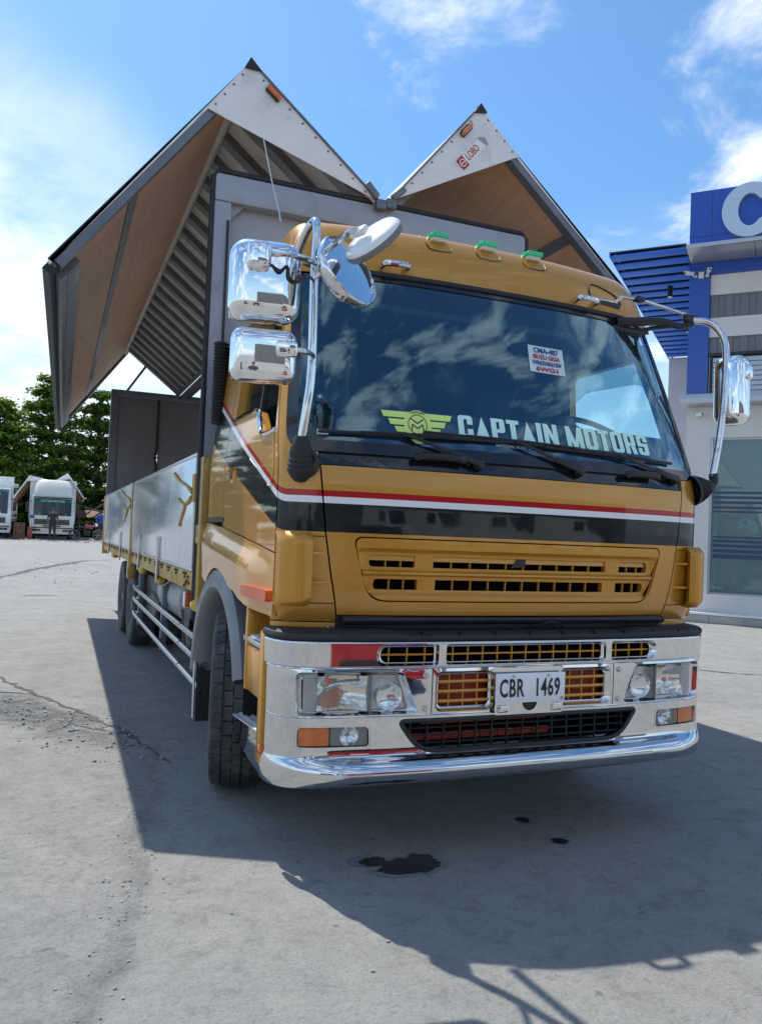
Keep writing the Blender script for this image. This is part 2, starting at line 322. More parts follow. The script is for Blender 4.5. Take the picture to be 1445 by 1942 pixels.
    qx, qy = math_(t, 'ADD', x, 2.25), math_(t, 'ADD', y, -3.55)
    al, ac = vdot(qx, qy, -.42, .907), vdot(qx, qy, .907, .42)
    rr_ = math_(t, 'ADD', math_(t, 'POWER', math_(t, 'MULTIPLY', al, .75), 2.0), math_(t, 'POWER', math_(t, 'MULTIPLY', ac, 2.6), 2.0))
    pm = ramp(t, math_(t, 'ADD', rr_, math_(t, 'MULTIPLY', math_(t, 'SUBTRACT', mid, .5), 2.2)), [(.15, 1.0), (.85, 0.0)])
    crumb = noise(t, ob, 9, 9, .8, .6)
    c2 = mixc(t, math_(t, 'MULTIPLY', pm, ramp(t, crumb, [(.42, .85), (.56, 0.0)])), c2, (0.117, 0.116, 0.113))
    t.links.new(c2, b.inputs['Base Color'])
    h = math_(t, 'ADD', h, math_(t, 'MULTIPLY', pm, math_(t, 'MULTIPLY', crumb, 4.5)))
    h = math_(t, 'ADD', h, math_(t, 'ADD', math_(t, 'MULTIPLY_ADD', rg, 1.1, math_(t, 'MULTIPLY', gr2, .6)), math_(t, 'MULTIPLY', eb, math_(t, 'MULTIPLY', cru, 1.6))))
    bp = t.nodes.new('ShaderNodeBump'); bp.inputs['Strength'].default_value = .9; bp.inputs['Distance'].default_value = .016
    t.links.new(h, bp.inputs['Height']); t.links.new(bp.outputs[0], b.inputs['Normal'])
    return m
m_ground = concrete()

def leafmat(name, a, bcol):
    m = bpy.data.materials.new(name); m.use_nodes = True; t = m.node_tree; b = t.nodes['Principled BSDF']
    g = t.nodes.new('ShaderNodeNewGeometry')
    c = ramp(t, g.outputs['Random Per Island'], [(0.0, a), (1.0, bcol)])
    t.links.new(c, b.inputs['Base Color']); b.inputs['Roughness'].default_value = .45
    b.inputs['Subsurface Weight'].default_value = 0.0
    out = t.nodes['Material Output']; ad = t.nodes.new('ShaderNodeMixShader'); tl = t.nodes.new('ShaderNodeBsdfTranslucent')
    t.links.new(c, tl.inputs[0]); ad.inputs[0].default_value = .45
    t.links.new(b.outputs[0], ad.inputs[1]); t.links.new(tl.outputs[0], ad.inputs[2]); t.links.new(ad.outputs[0], out.inputs[0])
    return m
m_leaf = leafmat('leaf_green', (0.045, 0.11, 0.016), (0.24, 0.36, 0.055))
m_leaf2 = leafmat('leaf_dark', (0.035, 0.09, 0.016), (0.18, 0.28, 0.045))
m_redcar = pmat('red_car_paint', (0.27, 0.008, 0.014), 0.3, 0.2, 1.0)
m_bwindow = pmat('dark_window', (0.02, 0.03, 0.035), 0.08, coat=.5)
m_bluecloth = pmat('blue_cloth', (0.02, 0.09, 0.42), 0.9, var=.2, vscale=8)
m_darkcloth = pmat('dark_cloth', (0.035, 0.035, 0.04), 0.9, var=.3, vscale=8)
m_hair = pmat('dark_hair', (0.012, 0.01, 0.01), 0.7)
m_rust = pmat('rusty_iron', (0.13, 0.065, 0.035), 0.8, var=.4, vscale=5)
m_oil = pmat('oil_stain', (0.012, 0.012, 0.013), 0.55, spec=.3, var=.5, vscale=9, bump=.25, bscale=140)
m_damp = pmat('damp_halo', (0.19, 0.188, 0.182), 0.8, var=.3, vscale=14)
m_crack = pmat('crack_dirt', (0.085, 0.083, 0.08), 0.95, var=.4, vscale=20, bump=.5, bscale=60)
m_jeans = pmat('blue_jeans', (0.02, 0.05, 0.16), 0.9, var=.2, vscale=12)
m_yellowp = pmat('yellow_paint', (0.55, 0.35, 0.02), 0.45, coat=.2)
m_cream = pmat('cream_paint', (0.70, 0.68, 0.60), 0.35, coat=.4, var=.04, vscale=2)
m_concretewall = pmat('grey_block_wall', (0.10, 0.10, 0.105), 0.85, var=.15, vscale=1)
# ================================================================= mesh helpers
def finish(me, sharp=32):
    me.shade_smooth(); me.set_sharp_from_angle(angle=radians(sharp))
def link(name, me, mat, parent=None, sharp=32, smooth=True):
    o = bpy.data.objects.new(name, me); COL.objects.link(o)
    if mat is not None:
        for m in (mat if isinstance(mat, (list, tuple)) else [mat]): me.materials.append(m)
    if parent is not None: o.parent = parent
    if smooth: finish(me, sharp)
    return o
def thing(name, label, cat, group=None, loc=(0, 0, 0), rz=0):
    o = bpy.data.objects.new(name, None); COL.objects.link(o); o.location = loc; o.rotation_euler = (0, 0, rz); o.empty_display_size = .2
    o['label'] = label; o['category'] = cat
    if group: o['group'] = group
    return o
def tag(o, label, cat, group=None):
    o['label'] = label; o['category'] = cat
    if group: o['group'] = group
    return o
def struct(o): o['kind'] = 'structure'; return o
def basis(a, b):
    d = (Vector(b)-Vector(a)).normalized(); u = d.orthogonal().normalized(); return d, u, d.cross(u)
class MB:
    def __init__(s): s.bm = bmesh.new(); s.mi = 0
    def _f(s, vs):
        try: f = s.bm.faces.new(vs); f.material_index = s.mi; return f
        except ValueError: return None
    def box(s, lo, hi, bev=0, seg=2, mat=None):
        lo, hi = Vector(lo), Vector(hi); c = (lo+hi)/2; d = hi-lo
        r = bmesh.ops.create_cube(s.bm, size=1, matrix=Matrix.Translation(c) @ Matrix.Diagonal((abs(d.x), abs(d.y), abs(d.z), 1)))
        vs = r['verts']
        if mat is not None: bmesh.ops.transform(s.bm, matrix=mat, verts=vs)
        fs = {f for v in vs for f in v.link_faces}
        for f in fs: f.material_index = s.mi
        if bev:
            es = {e for v in vs for e in v.link_edges}
            rr = bmesh.ops.bevel(s.bm, geom=list(es), offset=bev, segments=seg, affect='EDGES', profile=.5)
            for f in rr['faces']: f.material_index = s.mi
        return s
    def bar(s, a, b, w, h, up=(0, 0, 1), bev=0):
        a, b = Vector(a), Vector(b); d = (b-a); L = d.length; d.normalize(); up = Vector(up)
        x = d.cross(up).normalized(); z = x.cross(d).normalized()
        m = Matrix(((x.x, d.x, z.x, 0), (x.y, d.y, z.y, 0), (x.z, d.z, z.z, 0), (0, 0, 0, 1))); m.translation = (a+b)/2
        return s.box((-w/2, -L/2, -h/2), (w/2, L/2, h/2), bev, 2, m)
    def tube(s, pts, r, seg=10, smooth=0, caps=True):
        pts = [Vector(p) for p in pts]
        if smooth: pts = catmull(pts, smooth)
        rr = r if isinstance(r, (list, tuple)) else [r]*len(pts)
        if len(rr) != len(pts): rr = [rr[min(len(rr)-1, int(i*len(rr)/len(pts)))] for i in range(len(pts))]
        rings = []; up = None
        for i, p in enumerate(pts):
            d = (pts[min(i+1, len(pts)-1)]-pts[max(i-1, 0)]).normalized()
            if up is None: up = d.orthogonal().normalized()
            u = (up-d*up.dot(d)).normalized(); up = u; w = d.cross(u)
            rings.append([s.bm.verts.new(p+(u*cos(2*pi*k/seg)+w*sin(2*pi*k/seg))*rr[i]) for k in range(seg)])
        for a, b in zip(rings, rings[1:]):
            for k in range(seg): s._f((a[k], a[(k+1) % seg], b[(k+1) % seg], b[k]))
        if caps: s._f(rings[0][::-1]); s._f(rings[-1])
        return s
    def cyl(s, a, b, r, seg=16, r2=None):
        return s.tube([a, b], [r, r if r2 is None else r2], seg)
    def lathe(s, prof, origin, axis, seg=32, closed=False):
        """prof: list of (radius, along)"""
        d = Vector(axis).normalized(); u = d.orthogonal().normalized(); w = d.cross(u); o = Vector(origin); rings = []
        for r, h in prof:
            if r < 1e-6: rings.append([s.bm.verts.new(o+d*h)])
            else: rings.append([s.bm.verts.new(o+d*h+(u*cos(2*pi*k/seg)+w*sin(2*pi*k/seg))*r) for k in range(seg)])
        if closed: rings.append(rings[0])
        for a, b in zip(rings, rings[1:]):
            for k in range(seg):
                k2 = (k+1) % seg
                if len(a) == 1 and len(b) == 1: continue
                if len(a) == 1: s._f((a[0], b[k2], b[k]))
                elif len(b) == 1: s._f((a[k], a[k2], b[0]))
                else: s._f((a[k], a[k2], b[k2], b[k]))
        return s
    def poly(s, pts):
        s._f([s.bm.verts.new(p) for p in pts]); return s
    def prism(s, pts, vec):
        """closed prism from a planar outline"""
        v = Vector(vec); a = [s.bm.verts.new(p) for p in pts]; b = [s.bm.verts.new(Vector(p)+v) for p in pts]; n = len(a)
        s._f(a[::-1]); s._f(b)
        for i in range(n): s._f((a[i], a[(i+1) % n], b[(i+1) % n], b[i]))
        return s
    def grid(s, rows, closed=False):
        vs = [[s.bm.verts.new(p) for p in r] for r in rows]
        for a, b in zip(vs, vs[1:]):
            n = len(a)
            for k in range(n if closed else n-1): s._f((a[k], a[(k+1) % n], b[(k+1) % n], b[k]))
        return s
    def ball(s, c, r, seg=12, sc=(1, 1, 1)):
        m = Matrix.Translation(c) @ Matrix.Diagonal((*sc, 1))
        q = bmesh.ops.create_uvsphere(s.bm, u_segments=seg, v_segments=max(6, seg*2//3), radius=r, matrix=m)
        for v in q['verts']:
            for f in v.link_faces: f.material_index = s.mi
        return s
    def mat(s, i): s.mi = i; return s
    def build(s, name, mat, parent=None, sharp=32, fix=True):
        if fix: bmesh.ops.recalc_face_normals(s.bm, faces=s.bm.faces)
        me = bpy.data.meshes.new(name); s.bm.to_mesh(me); s.bm.free()
        return link(name, me, mat, parent, sharp)
def catmull(p, n):
    out = []
    for i in range(len(p)-1):
        a, b, c, d = p[max(i-1, 0)], p[i], p[i+1], p[min(i+2, len(p)-1)]
        for k in range(n):
            t = k/n
            out.append(0.5*((2*b)+(c-a)*t+(2*a-5*b+4*c-d)*t*t+(3*b-a-3*c+d)*t**3))
    out.append(p[-1]); return out
def interp(tab, x):
    if x <= tab[0][0]: return tab[0][1]
    for (a, va), (b, vb) in zip(tab, tab[1:]):
        if x <= b: return va+(vb-va)*(x-a)/(b-a)
    return tab[-1][1]
def smoothtab(tab, n=6):
    q = catmull([Vector((a, b, 0)) for a, b in tab], n); return [(v.x, v.y) for v in q]
def rpoly(pts, r, n=5):
    """round the corners of an outline; r one radius or one per corner"""
    P = [Vector((a, b)) for a, b in pts]; out = []; m = len(P)
    for i in range(m):
        rr = r[i] if isinstance(r, (list, tuple)) else r
        p, a, b = P[i], P[i-1], P[(i+1) % m]
        if rr < 1e-6: out.append((p.x, p.y)); continue
        da, db = (a-p).normalized(), (b-p).normalized(); L = min(rr, (a-p).length*.49, (b-p).length*.49)
        s, e = p+da*L, p+db*L
        for k in range(n+1):
            t = k/n; q = (1-t)**2*s+2*t*(1-t)*p+t*t*e; out.append((q.x, q.y))
    return out
def rect(x0, y0, x1, y1): return [(x0, y0), (x1, y0), (x1, y1), (x0, y1)]
def inpoly(p, poly):
    x, y = p; c = False; n = len(poly); j = n-1
    for i in range(n):
        xi, yi = poly[i]; xj, yj = poly[j]
        if (yi > y) != (yj > y) and x < (xj-xi)*(y-yi)/(yj-yi)+xi: c = not c
        j = i
    return c
def dens(poly, st):
    out = []
    for i, (x, y) in enumerate(poly):
        a, b = poly[(i+1) % len(poly)]; L = sqrt((a-x)**2+(b-y)**2); n = max(1, int(L/st+.5))
        for k in range(n): out.append((x+(a-x)*k/n, y+(b-y)*k/n))
    return out
def patch(name, outs, holes, fmap, mat, parent, step=.05, lip=.012, holelip=None, stepv=None, sharp=32, keep=None, lipmat=None, vrows=None):
    """a panel cut from a curved surface: outlines and holes in (u,v), mapped to 3-D by fmap(u,v,depth), edges turned inwards by lip"""
    stepv = stepv or step
    if outs and not isinstance(outs[0][0], (list, tuple)): outs = [outs]
    V = []; E = []; loops = []
    for k, pl in enumerate(list(outs)+list(holes)):
        q = dens(pl, min(step, stepv)); b = len(V); V += q; n = len(q); E += [(b+i, b+(i+1) % n) for i in range(n)]; loops.append(q)
    bound = V[:]; xs = [p[0] for p in bound]; ys = [p[1] for p in bound]
    cell = {}
    for p in bound: cell.setdefault((int(p[0]//step), int(p[1]//stepv)), []).append(p)
    no = len(outs)
    def inside(p): return any(inpoly(p, l) for l in loops[:no]) and not any(inpoly(p, l) for l in loops[no:])
    nx = max(1, int((max(xs)-min(xs))/step)); ny = max(1, int((max(ys)-min(ys))/stepv))
    vv = vrows if vrows else [min(ys)+(max(ys)-min(ys))*(j+.5)/(ny+1) for j in range(ny+1)]
    for i in range(nx+1):
        for yv in vv:
            p = (min(xs)+(max(xs)-min(xs))*(i+.5)/(nx+1), yv)
            ci, cj = int(p[0]//step), int(p[1]//stepv)
            if any((q[0]-p[0])**2/(step*step)+(q[1]-p[1])**2/(stepv*stepv) < (.04 if vrows else .16) for a in (-1, 0, 1) for b in (-1, 0, 1) for q in cell.get((ci+a, cj+b), ())): continue
            if inside(p): V.append(p)
    r = delaunay_2d_cdt([Vector(p) for p in V], E, [], 0, 1e-6)
    vo, fo = r[0], r[2]
    bm = bmesh.new(); vs = [bm.verts.new(fmap(p.x, p.y, 0)) for p in vo]; uv = {v: (p.x, p.y) for v, p in zip(vs, vo)}
    for f in fo:
        c = (sum(vo[i].x for i in f)/len(f), sum(vo[i].y for i in f)/len(f))
        if not inside(c): continue
        a = fmap(c[0], c[1], 0); nrm = a-fmap(c[0], c[1], .01)
        pp = [vs[i].co for i in f]; fn = (pp[1]-pp[0]).cross(pp[2]-pp[0])
        try: bm.faces.new([vs[i] for i in (f if fn.dot(nrm) > 0 else f[::-1])])
        except ValueError: pass
    be = [e for e in bm.edges if len(e.link_faces) == 1]
    low = {}
    hset = None
    def lower(v):
        if v not in low:
            u, w = uv[v]; L = lip
            if holelip is not None:
                for l in loops[no:]:
                    if any(abs(a-u) < 1e-4 and abs(b-w) < 1e-4 for a, b in l): L = holelip; break
            low[v] = bm.verts.new(fmap(u, w, L)) if L else None
        return low[v]
    for e in be:
        f = e.link_faces[0]; lp = [l for l in f.loops if l.edge == e][0]; a, b = lp.vert, lp.link_loop_next.vert
        la, lb = lower(a), lower(b)
        if la and lb:
            nf = bm.faces.new((b, a, la, lb)); nf.material_index = 1 if lipmat else 0
    bmesh.ops.delete(bm, geom=[v for v in bm.verts if not v.link_faces], context='VERTS')
    if keep: keep(bm)
    me = bpy.data.meshes.new(name); bm.to_mesh(me); bm.free()
    return link(name, me, [mat, lipmat] if lipmat else mat, parent, sharp)
def fill2d(add, sub=(), step=None):
    """union of outlines minus others as flat triangles [(x,y)...], [(i,j,k)...]"""
    V = []; E = []
    for pl in list(add)+list(sub):
        b = len(V); V += pl; n = len(pl); E += [(b+i, b+(i+1) % n) for i in range(n)]
    r = delaunay_2d_cdt([Vector(p) for p in V], E, [], 0, 1e-6); out = []
    for f in r[2]:
        c = (sum(r[0][i].x for i in f)/len(f), sum(r[0][i].y for i in f)/len(f))
        if any(inpoly(c, a) for a in add) and not any(inpoly(c, a) for a in sub): out.append(f)
    return [(p.x, p.y) for p in r[0]], out
def flat(name, add, sub, fmap, mat, parent, thick=0.0):
    v, f = fill2d(add, sub); bm = bmesh.new()
    vs = [bm.verts.new(fmap(*p)) for p in v]
    for t in f: bm.faces.new([vs[i] for i in t])
    bmesh.ops.delete(bm, geom=[q for q in bm.verts if not q.link_faces], context='VERTS')
    bmesh.ops.recalc_face_normals(bm, faces=bm.faces)
    me = bpy.data.meshes.new(name); bm.to_mesh(me); bm.free(); return link(name, me, mat, parent, smooth=False)
def textmesh(name, txt, size, fmap, mat, parent, xs=1.0, off=0.0, space=1.0, align='CENTER', thick=0.0):
    """flat lettering mapped to a surface by fmap(x,y)"""
    c = bpy.data.curves.new('t', 'FONT'); c.body = txt; c.size = size; c.offset = off; c.space_character = space; c.align_x = align; c.align_y = 'CENTER'; c.resolution_u = 3
    c.extrude = thick
    o = bpy.data.objects.new('t', c); COL.objects.link(o); dg = bpy.context.evaluated_depsgraph_get(); dg.update()
    me = bpy.data.meshes.new_from_object(o.evaluated_get(dg)); me.name = name
    bpy.data.objects.remove(o); bpy.data.curves.remove(c)
    for v in me.vertices:
        p = fmap(v.co.x*xs, v.co.y)
        v.co = p if not thick else Vector(p)+fmap_n(fmap, v.co.x*xs, v.co.y)*v.co.z
    me.materials.clear()
    return link(name, me, mat, parent, smooth=False)
def fmap_n(f, x, y):
    a = f(x, y); return (f(x+.01, y)-a).cross(f(x, y+.01)-a).normalized()
def copy_tree(o, parent=None):
    c = o.copy(); COL.objects.link(c)
    if parent is not None: c.parent = parent
    for ch in [k for k in bpy.data.objects if k.parent == o]: copy_tree(ch, c)
    return c
# ================================================================= the gold wing van truck
TRUCK = thing('wing_van_truck', 'gold cab-over truck with its silver cargo wings raised open', 'truck')
def mkplan(pts, n=8):
    q = catmull([Vector((a, b, 0)) for a, b in pts], n); S = [0.0]
    for a, b in zip(q, q[1:]): S.append(S[-1]+(b-a).length)
    def f(s):
        sg = -1 if s < 0 else 1; t = min(abs(s), S[-1]-1e-6); lo, hi = 0, len(S)-1
        while hi-lo > 1:
            m = (lo+hi)//2
            if S[m] <= t: lo = m
            else: hi = m
        k = (t-S[lo])/(S[lo+1]-S[lo]); p = q[lo].lerp(q[lo+1], k)
        d0 = (q[min(lo+1, len(q)-1)]-q[max(lo-1, 0)]); d1 = (q[min(lo+2, len(q)-1)]-q[lo]); d = d0.lerp(d1, k).normalized()
        return sg*p.x, p.y, sg*d.y, -d.x
    def s_at_y(y):
        for s_, p, p2 in zip(S, q, q[1:]):
            if p2.y >= y and p2.x > .9: return s_
    return f, s_at_y
cabplan, cab_sy = mkplan([(0, 0), (.3, .004), (.6, .018), (.85, .042), (1.0, .066), (1.1, .088), (1.165, .110), (1.2, .135), (1.216, .168), (1.22, .21), (1.22, .5), (1.22, 1.2), (1.22, 2.0)])
Y0 = smoothtab([(1.0, .16), (1.06, .128), (1.10, .104), (1.14, .086), (1.19, .074), (1.3, .062), (1.65, .055), (1.8, .062), (1.88, .085), (2.0, .125), (2.4, .268), (2.8, .425), (2.9, .462)])
WZ = smoothtab([(1.0, 1.22), (1.5, 1.22), (1.85, 1.22), (2.0, 1.212), (2.17, 1.192), (2.5, 1.157), (2.8, 1.122), (2.9, 1.11)])
def y0(z): return interp(Y0, z)
def wz(z): return interp(WZ, z)
def cf(s, z, d):
    x, y, nx, ny = cabplan(s); return Vector((x*wz(z)/1.22-nx*d, y+y0(z)-ny*d, z))
S1 = cab_sy(.168)
def cf_out(h): return lambda s, z, d: cf(s, z, d-h)
def seam(z): return interp([(1.05, .925), (1.12, .944), (1.3, .985), (1.5, 1.02), (1.83, 1.058), (1.9, 1.06)], z)
ZS = [1.118, 1.2, 1.3, 1.4, 1.5, 1.6, 1.7, 1.798]
# --- front panel with an opening for the grille
g_out = rpoly([(-.885, 1.474), (.885, 1.474), (.80, 1.188), (-.80, 1.188)], [.05, .05, .09, .09], 7)
g_hole = rpoly([(-.892, 1.480), (.892, 1.480), (.806, 1.182), (-.806, 1.182)], [.05, .05, .09, .09], 7)
fp = [(-seam(z)+.004, z) for z in ZS]+[(seam(z)-.004, z) for z in ZS[::-1]]
patch('front_panel', fp, [g_hole], cf, m_cab, TRUCK, .06, .02)
# --- grille: two recessed channels with slotted openings
def slotseg(z0, z1, k):
    return [rpoly(rect(-.803*k, z0, -.577*k, z1), [.02, .004, .004, .02], 3), rect(-.483*k, z0, .521*k, z1), rpoly(rect(.613*k, z0, .812*k, z1), [.004, .02, .02, .004], 3)]
HOL = slotseg(1.343, 1.398, 1)+slotseg(1.238, 1.287, .97)
def sst(a, b, x): t = max(0, min(1, (x-a)/(b-a))); return t*t*(3-2*t)
def gdepth(s, z):
    def ch(z0, z1, xe):
        a = sst(z0-.018, z0+.004, z)*(1-sst(z1-.002, z1+.02, z)); e = 1-sst(xe-.005, xe+.05, abs(s)); return a*e
    return .028*max(ch(1.330, 1.412, .835), ch(1.224, 1.300, .815))-.006*sst(1.306, 1.312, z)*(1-sst(1.322, 1.328, z))*(1-sst(.8, .86, abs(s)))
grille = patch('grille', g_out, HOL, lambda s, z, d: cf(s, z, d+gdepth(s, z)), m_gold2, TRUCK, .02, .018, .03, stepv=.010, sharp=50)
for k, (z0_, z1_, kk) in enumerate([(1.343, 1.398, 1), (1.238, 1.287, .97)]):
    xs_ = [-.72, -.645]+[-.483+1.004*i/10 for i in range(1, 10)]+[.68, .75]
    for x in xs_:
        MB().bar(cf(x*kk, z0_-.004, .045), cf(x*kk, z1_+.004, .045), .0045, .014, (0, -1, 0)).build('grille_rib', m_gold2, grille)
b = MB()
for i in range(24):
    a0, a1 = -.8+1.6*i/24, -.8+1.6*(i+1)/24
    b.poly([cf(a0, 1.373, .034), cf(a1, 1.373, .034), cf(a1, 1.400, .040), cf(a0, 1.400, .040)])
b.build('grille_lip', m_gold2, grille)
b = MB()
for zz in (1.318, 1.21): b.grid([[cf(s/10, z, .10) for s in range(-9, 10)] for z in (zz, zz+.1)])
b.build('radiator_core', m_void, grille)  # flat near-black sheet, coloured as the shade behind the slots
MB().prism([cf(-.02, 1.398, .03), cf(.025, 1.398, .03), cf(.025, 1.36, .03), cf(-.06, 1.352, .03)], (0, .03, 0)).build('emblem_bracket', m_black, grille)
# --- black strip below the windscreen
patch('cowl_strip', rect(-seam(1.83)+.004, 1.803, seam(1.83)-.004, 1.866), [], lambda s, z, d: cf(s, z, d+.012), m_blackgloss, TRUCK, .08, .02)
# --- dark inner body behind the seams
def inner(s, z, d): return cf(s, z, d+.05)
b = MB(); b.grid([[cf(s, z, .13) for s in [i*.0625*1.0 for i in range(-20, 21)]] for z in (1.07, 1.2, 1.5, 1.8, 1.875)])
b.build('cab_frame', m_void, TRUCK)
# --- windscreen with black surround
wo_ = rpoly([(-1.205, 1.862), (1.205, 1.862), (1.205, 2.822), (-1.205, 2.822)], [.10, .10, .07, .07], 7)
wi_ = rpoly([(-1.155, 1.918), (1.155, 1.918), (1.155, 2.785), (-1.155, 2.785)], [.08, .08, .06, .06], 7)
SURR = patch('windscreen_surround', wo_, [wi_], lambda s, z, d: cf(s, z, d-.004), m_blackgloss, TRUCK, .07, .02, .012)
WIND = patch('windscreen', wi_, [], lambda s, z, d: cf(s, z, d+.002), m_glass, TRUCK, .05, 0)
b = MB(); b.tube([cf(s, 2.826, -.008) for s in [i*.08-1.2 for i in range(31)]], .014, 8).build('windscreen_seal', m_rubber, TRUCK)
# --- corner panels, pillars, doors, rear quarters on both sides
def yd(z): return y0(z)+.17
def bulge(y, z):
    line = 1.384+.09*(y-.18)
    t = line-z
    if t < 0: return -.012*0
    a = sst(0, .13, t)*(1-.35*sst(.12, .34, t)); a *= sst(.2, .62, y)*(1-.3*sst(1.5, 1.95, y))
    return .045*a
def sf(side):
    def f(y, z, d): return Vector((side*(wz(z)+bulge(y, z)-d), y, z))
    return f
VENT = []
for sd in (-1, 1):
    f_ = sf(sd)
    zs_hi = [1.83, 1.95, 2.1, 2.3, 2.5, 2.7, 2.80]
    cp = [(seam(z)+.004, z) for z in [1.085]+ZS]+[(seam(1.83)+.004, 1.858)]+[(1.12, 1.858), (1.18, 1.885), (1.207, 1.95)]+[(1.209, z) for z in zs_hi[2:]]+[(S1, z) for z in zs_hi[::-1]]+[(S1, 1.6), (S1, 1.3), (S1, 1.085)]
    cp = [(sd*a, z) for a, z in cp]
    patch('corner_panel', cp, [], cf, m_cab, TRUCK, .05, .02)
    # door with its window opening
    dz = [1.395, 1.5, 1.65, 1.8, 1.95, 2.1, 2.3, 2.5, 2.68]
    door = [(yd(z)+.005, z) for z in dz]+[(1.0, 2.70), (1.425, 2.69), (1.425, 2.2), (1.425, 1.55), (1.425, 1.505)]+[(1.0, 1.466), (.6, 1.43)]
    win = rpoly([(.325, 1.965), (.38, 2.17), (.555, 2.62), (1.28, 2.62), (1.31, 2.118), (.76, 2.115), (.56, 1.965)], [.02, .02, .05, .05, .02, .06, .06], 5)
    D_ = patch('door', door, [win], f_, m_cab, TRUCK, .06, .016, .05)
    patch('window', rpoly([(.40, 2.115), (1.31, 2.115), (1.285, 2.625), (.55, 2.625)], .02, 3), [], lambda y, z, d, f_=f_: f_(y, z, d+.035), m_glass2, D_, .08, 0)
    if sd < 0: MB().bar(f_(.80, 2.11, .03), f_(.80, 2.62, .03), .02, .02, (0, 1, 0)).build('window_bar', m_black, D_)
    MB().tube([f_(a, c, -.004) for a, c in [(.325, 1.965), (.56, 1.968), (.66, 2.04), (.76, 2.115), (1.31, 2.12)]], .012, 8, 5).build('sill_trim', m_chrome, D_)
    # embossed outline of the lower pane, door handle
    MB().tube([f_(a, c, -.001) for a, c in [(.34, 1.95), (.31, 1.80), (.33, 1.72), (.42, 1.71), (.6, 1.78), (.8, 1.86)]], .005, 6, 5).build('panel_bead', m_cab, D_)
    h = MB(); h.box(f_(1.12, 1.75, .02), f_(1.24, 1.83, -.015), .015); h.box(f_(1.13, 1.81, .0), f_(1.23, 1.835, -.045), .008)
    h.build('handle', m_gold2, D_); MB().box(f_(1.135, 1.772, .03), f_(1.225, 1.806, -.017), .004).build('handle_recess', m_black, D_)
    # rear quarter behind the door
    q = [(1.435, 1.56), (1.435, 2.69), (1.90, 2.67), (1.90, 1.56)]
    patch('rear_quarter', q, [], f_, m_cab, TRUCK, .1, .02)
    MB().box(f_(1.40, 1.532, .05), f_(1.88, 1.556, -.006)).build('sill_rubber', m_black, TRUCK)
    # lower flank sweeping over the wheel
    lo = [(.232, 1.10), (.45, 1.105), (.66, 1.115), (.82, 1.135), (.93, 1.165)]
    arc = [(1.40-.74*cos(radians(a)), .52+.74*sin(radians(a))) for a in range(62, 128, 6)]
    fl = lo+[p for p in arc if p[0] > .95]+[(1.93, 1.18), (1.93, 1.525), (1.425, 1.500), (1.0, 1.460), (.6, 1.424), (.232, 1.388)]
    patch('lower_flank', fl, [], f_, m_cab, TRUCK, .02, .02)
    # side marker
    mk_ = MB(); P = [f_(.24, 1.178, .01), f_(.60, 1.205, .01)]
    o_ = rpoly(rect(.245, 1.165, .60, 1.222), .02, 4)
    patch('side_marker', o_, [], lambda y, z, d, f_=f_: f_(y, z, d-.03), m_amber2, TRUCK, .05, .03)
    # wheel arch of grey plastic
    rows = []
    for i in range(25):
        a = radians(17+i*(160)/24); R1, R2 = .735, .60
        prof = [(R2-.01, 1.0), (R2-.012, 1.17), (R2, 1.235), (R2+.03, 1.262), (R1-.04, 1.262), (R1, 1.235), (R1, 1.10)]
        rows.append([Vector((sd*xx, 1.40-r*cos(a), .52+r*sin(a))) for r, xx in prof])
    MB().grid(rows).build('fender', m_greyfender, TRUCK, 40)
    # inner arch liner
    MB().grid([[Vector((sd*xx, 1.40-.62*cos(radians(a)), .52+.62*sin(radians(a)))) for xx in (1.2, .6)] for a in range(-20, 190, 15)]).build('arch_liner', m_black, TRUCK)
    # corner air deflector standing off the corner, with fins
    def vf(t, z, d, sd=sd):
        P = [(1.082, .092), (1.12, .076), (1.16, .083), (1.194, .106), (1.214, .14), (1.224, .18)]
        q = catmull([Vector((a, b_, 0)) for a, b_ in P], 6); k = t*(len(q)-1); i = min(int(k), len(q)-2); p = q[i].lerp(q[i+1], k-i); dd = (q[i+1]-q[i]).normalized()
        return Vector((sd*(p.x-dd.y*d), p.y+dd.x*d+.04*max(0, 1.25-z), z))
    vo_ = rpoly([(0, 1.158), (1, 1.158), (1, 1.492), (0, 1.492)], [.06, .01, .01, .06], 5)
    VA = patch('air_deflector', vo_, [], lambda t, z, d, vf=vf: vf(t, z, d*1.0)+Vector((0, .035*sst(1.455, 1.492, z)+.035*(1-sst(1.158, 1.19, z)), 0)), m_gold2, TRUCK, .05, .055, stepv=.012, sharp=60)
    for zz in (1.262, 1.392):
        MB().prism([cf(sd*(seam(zz)+.02), zz, -.002), cf(sd*1.07, zz, -.035), cf(sd*1.16, zz, -.03), cf(sd*1.16, zz, .02), cf(sd*1.03, zz, .02)], (0, 0, .012)).build('fin', m_gold2, VA)
    for zz in (1.170, 1.474):
        MB().bar(cf(sd*(seam(zz)+.008), zz, .0), cf(sd*1.09, zz, .0), .004, .006, (0, -1, 0)).build('panel_seam', m_black, TRUCK)
    # piece below the corner with its bolt
    patch('corner_foot', [(sd*.942, 1.036), (sd*1.17, 1.036), (sd*S1, 1.044), (sd*S1, 1.080), (sd*.942, 1.080)], [], lambda s, z, d: Vector((cf(s, 1.10, d).x, cf(s, 1.10, d+.004).y, z)), m_gold2, TRUCK, .05, .03)
    MB().lathe([(0, .012), (.012, .012), (.016, .004), (.016, 0)], Vector((cf(sd*.965, 1.10, 0).x, cf(sd*.965, 1.10, .004).y, 1.058)), (0, -1, 0), 12).build('bolt', m_chrome, TRUCK)
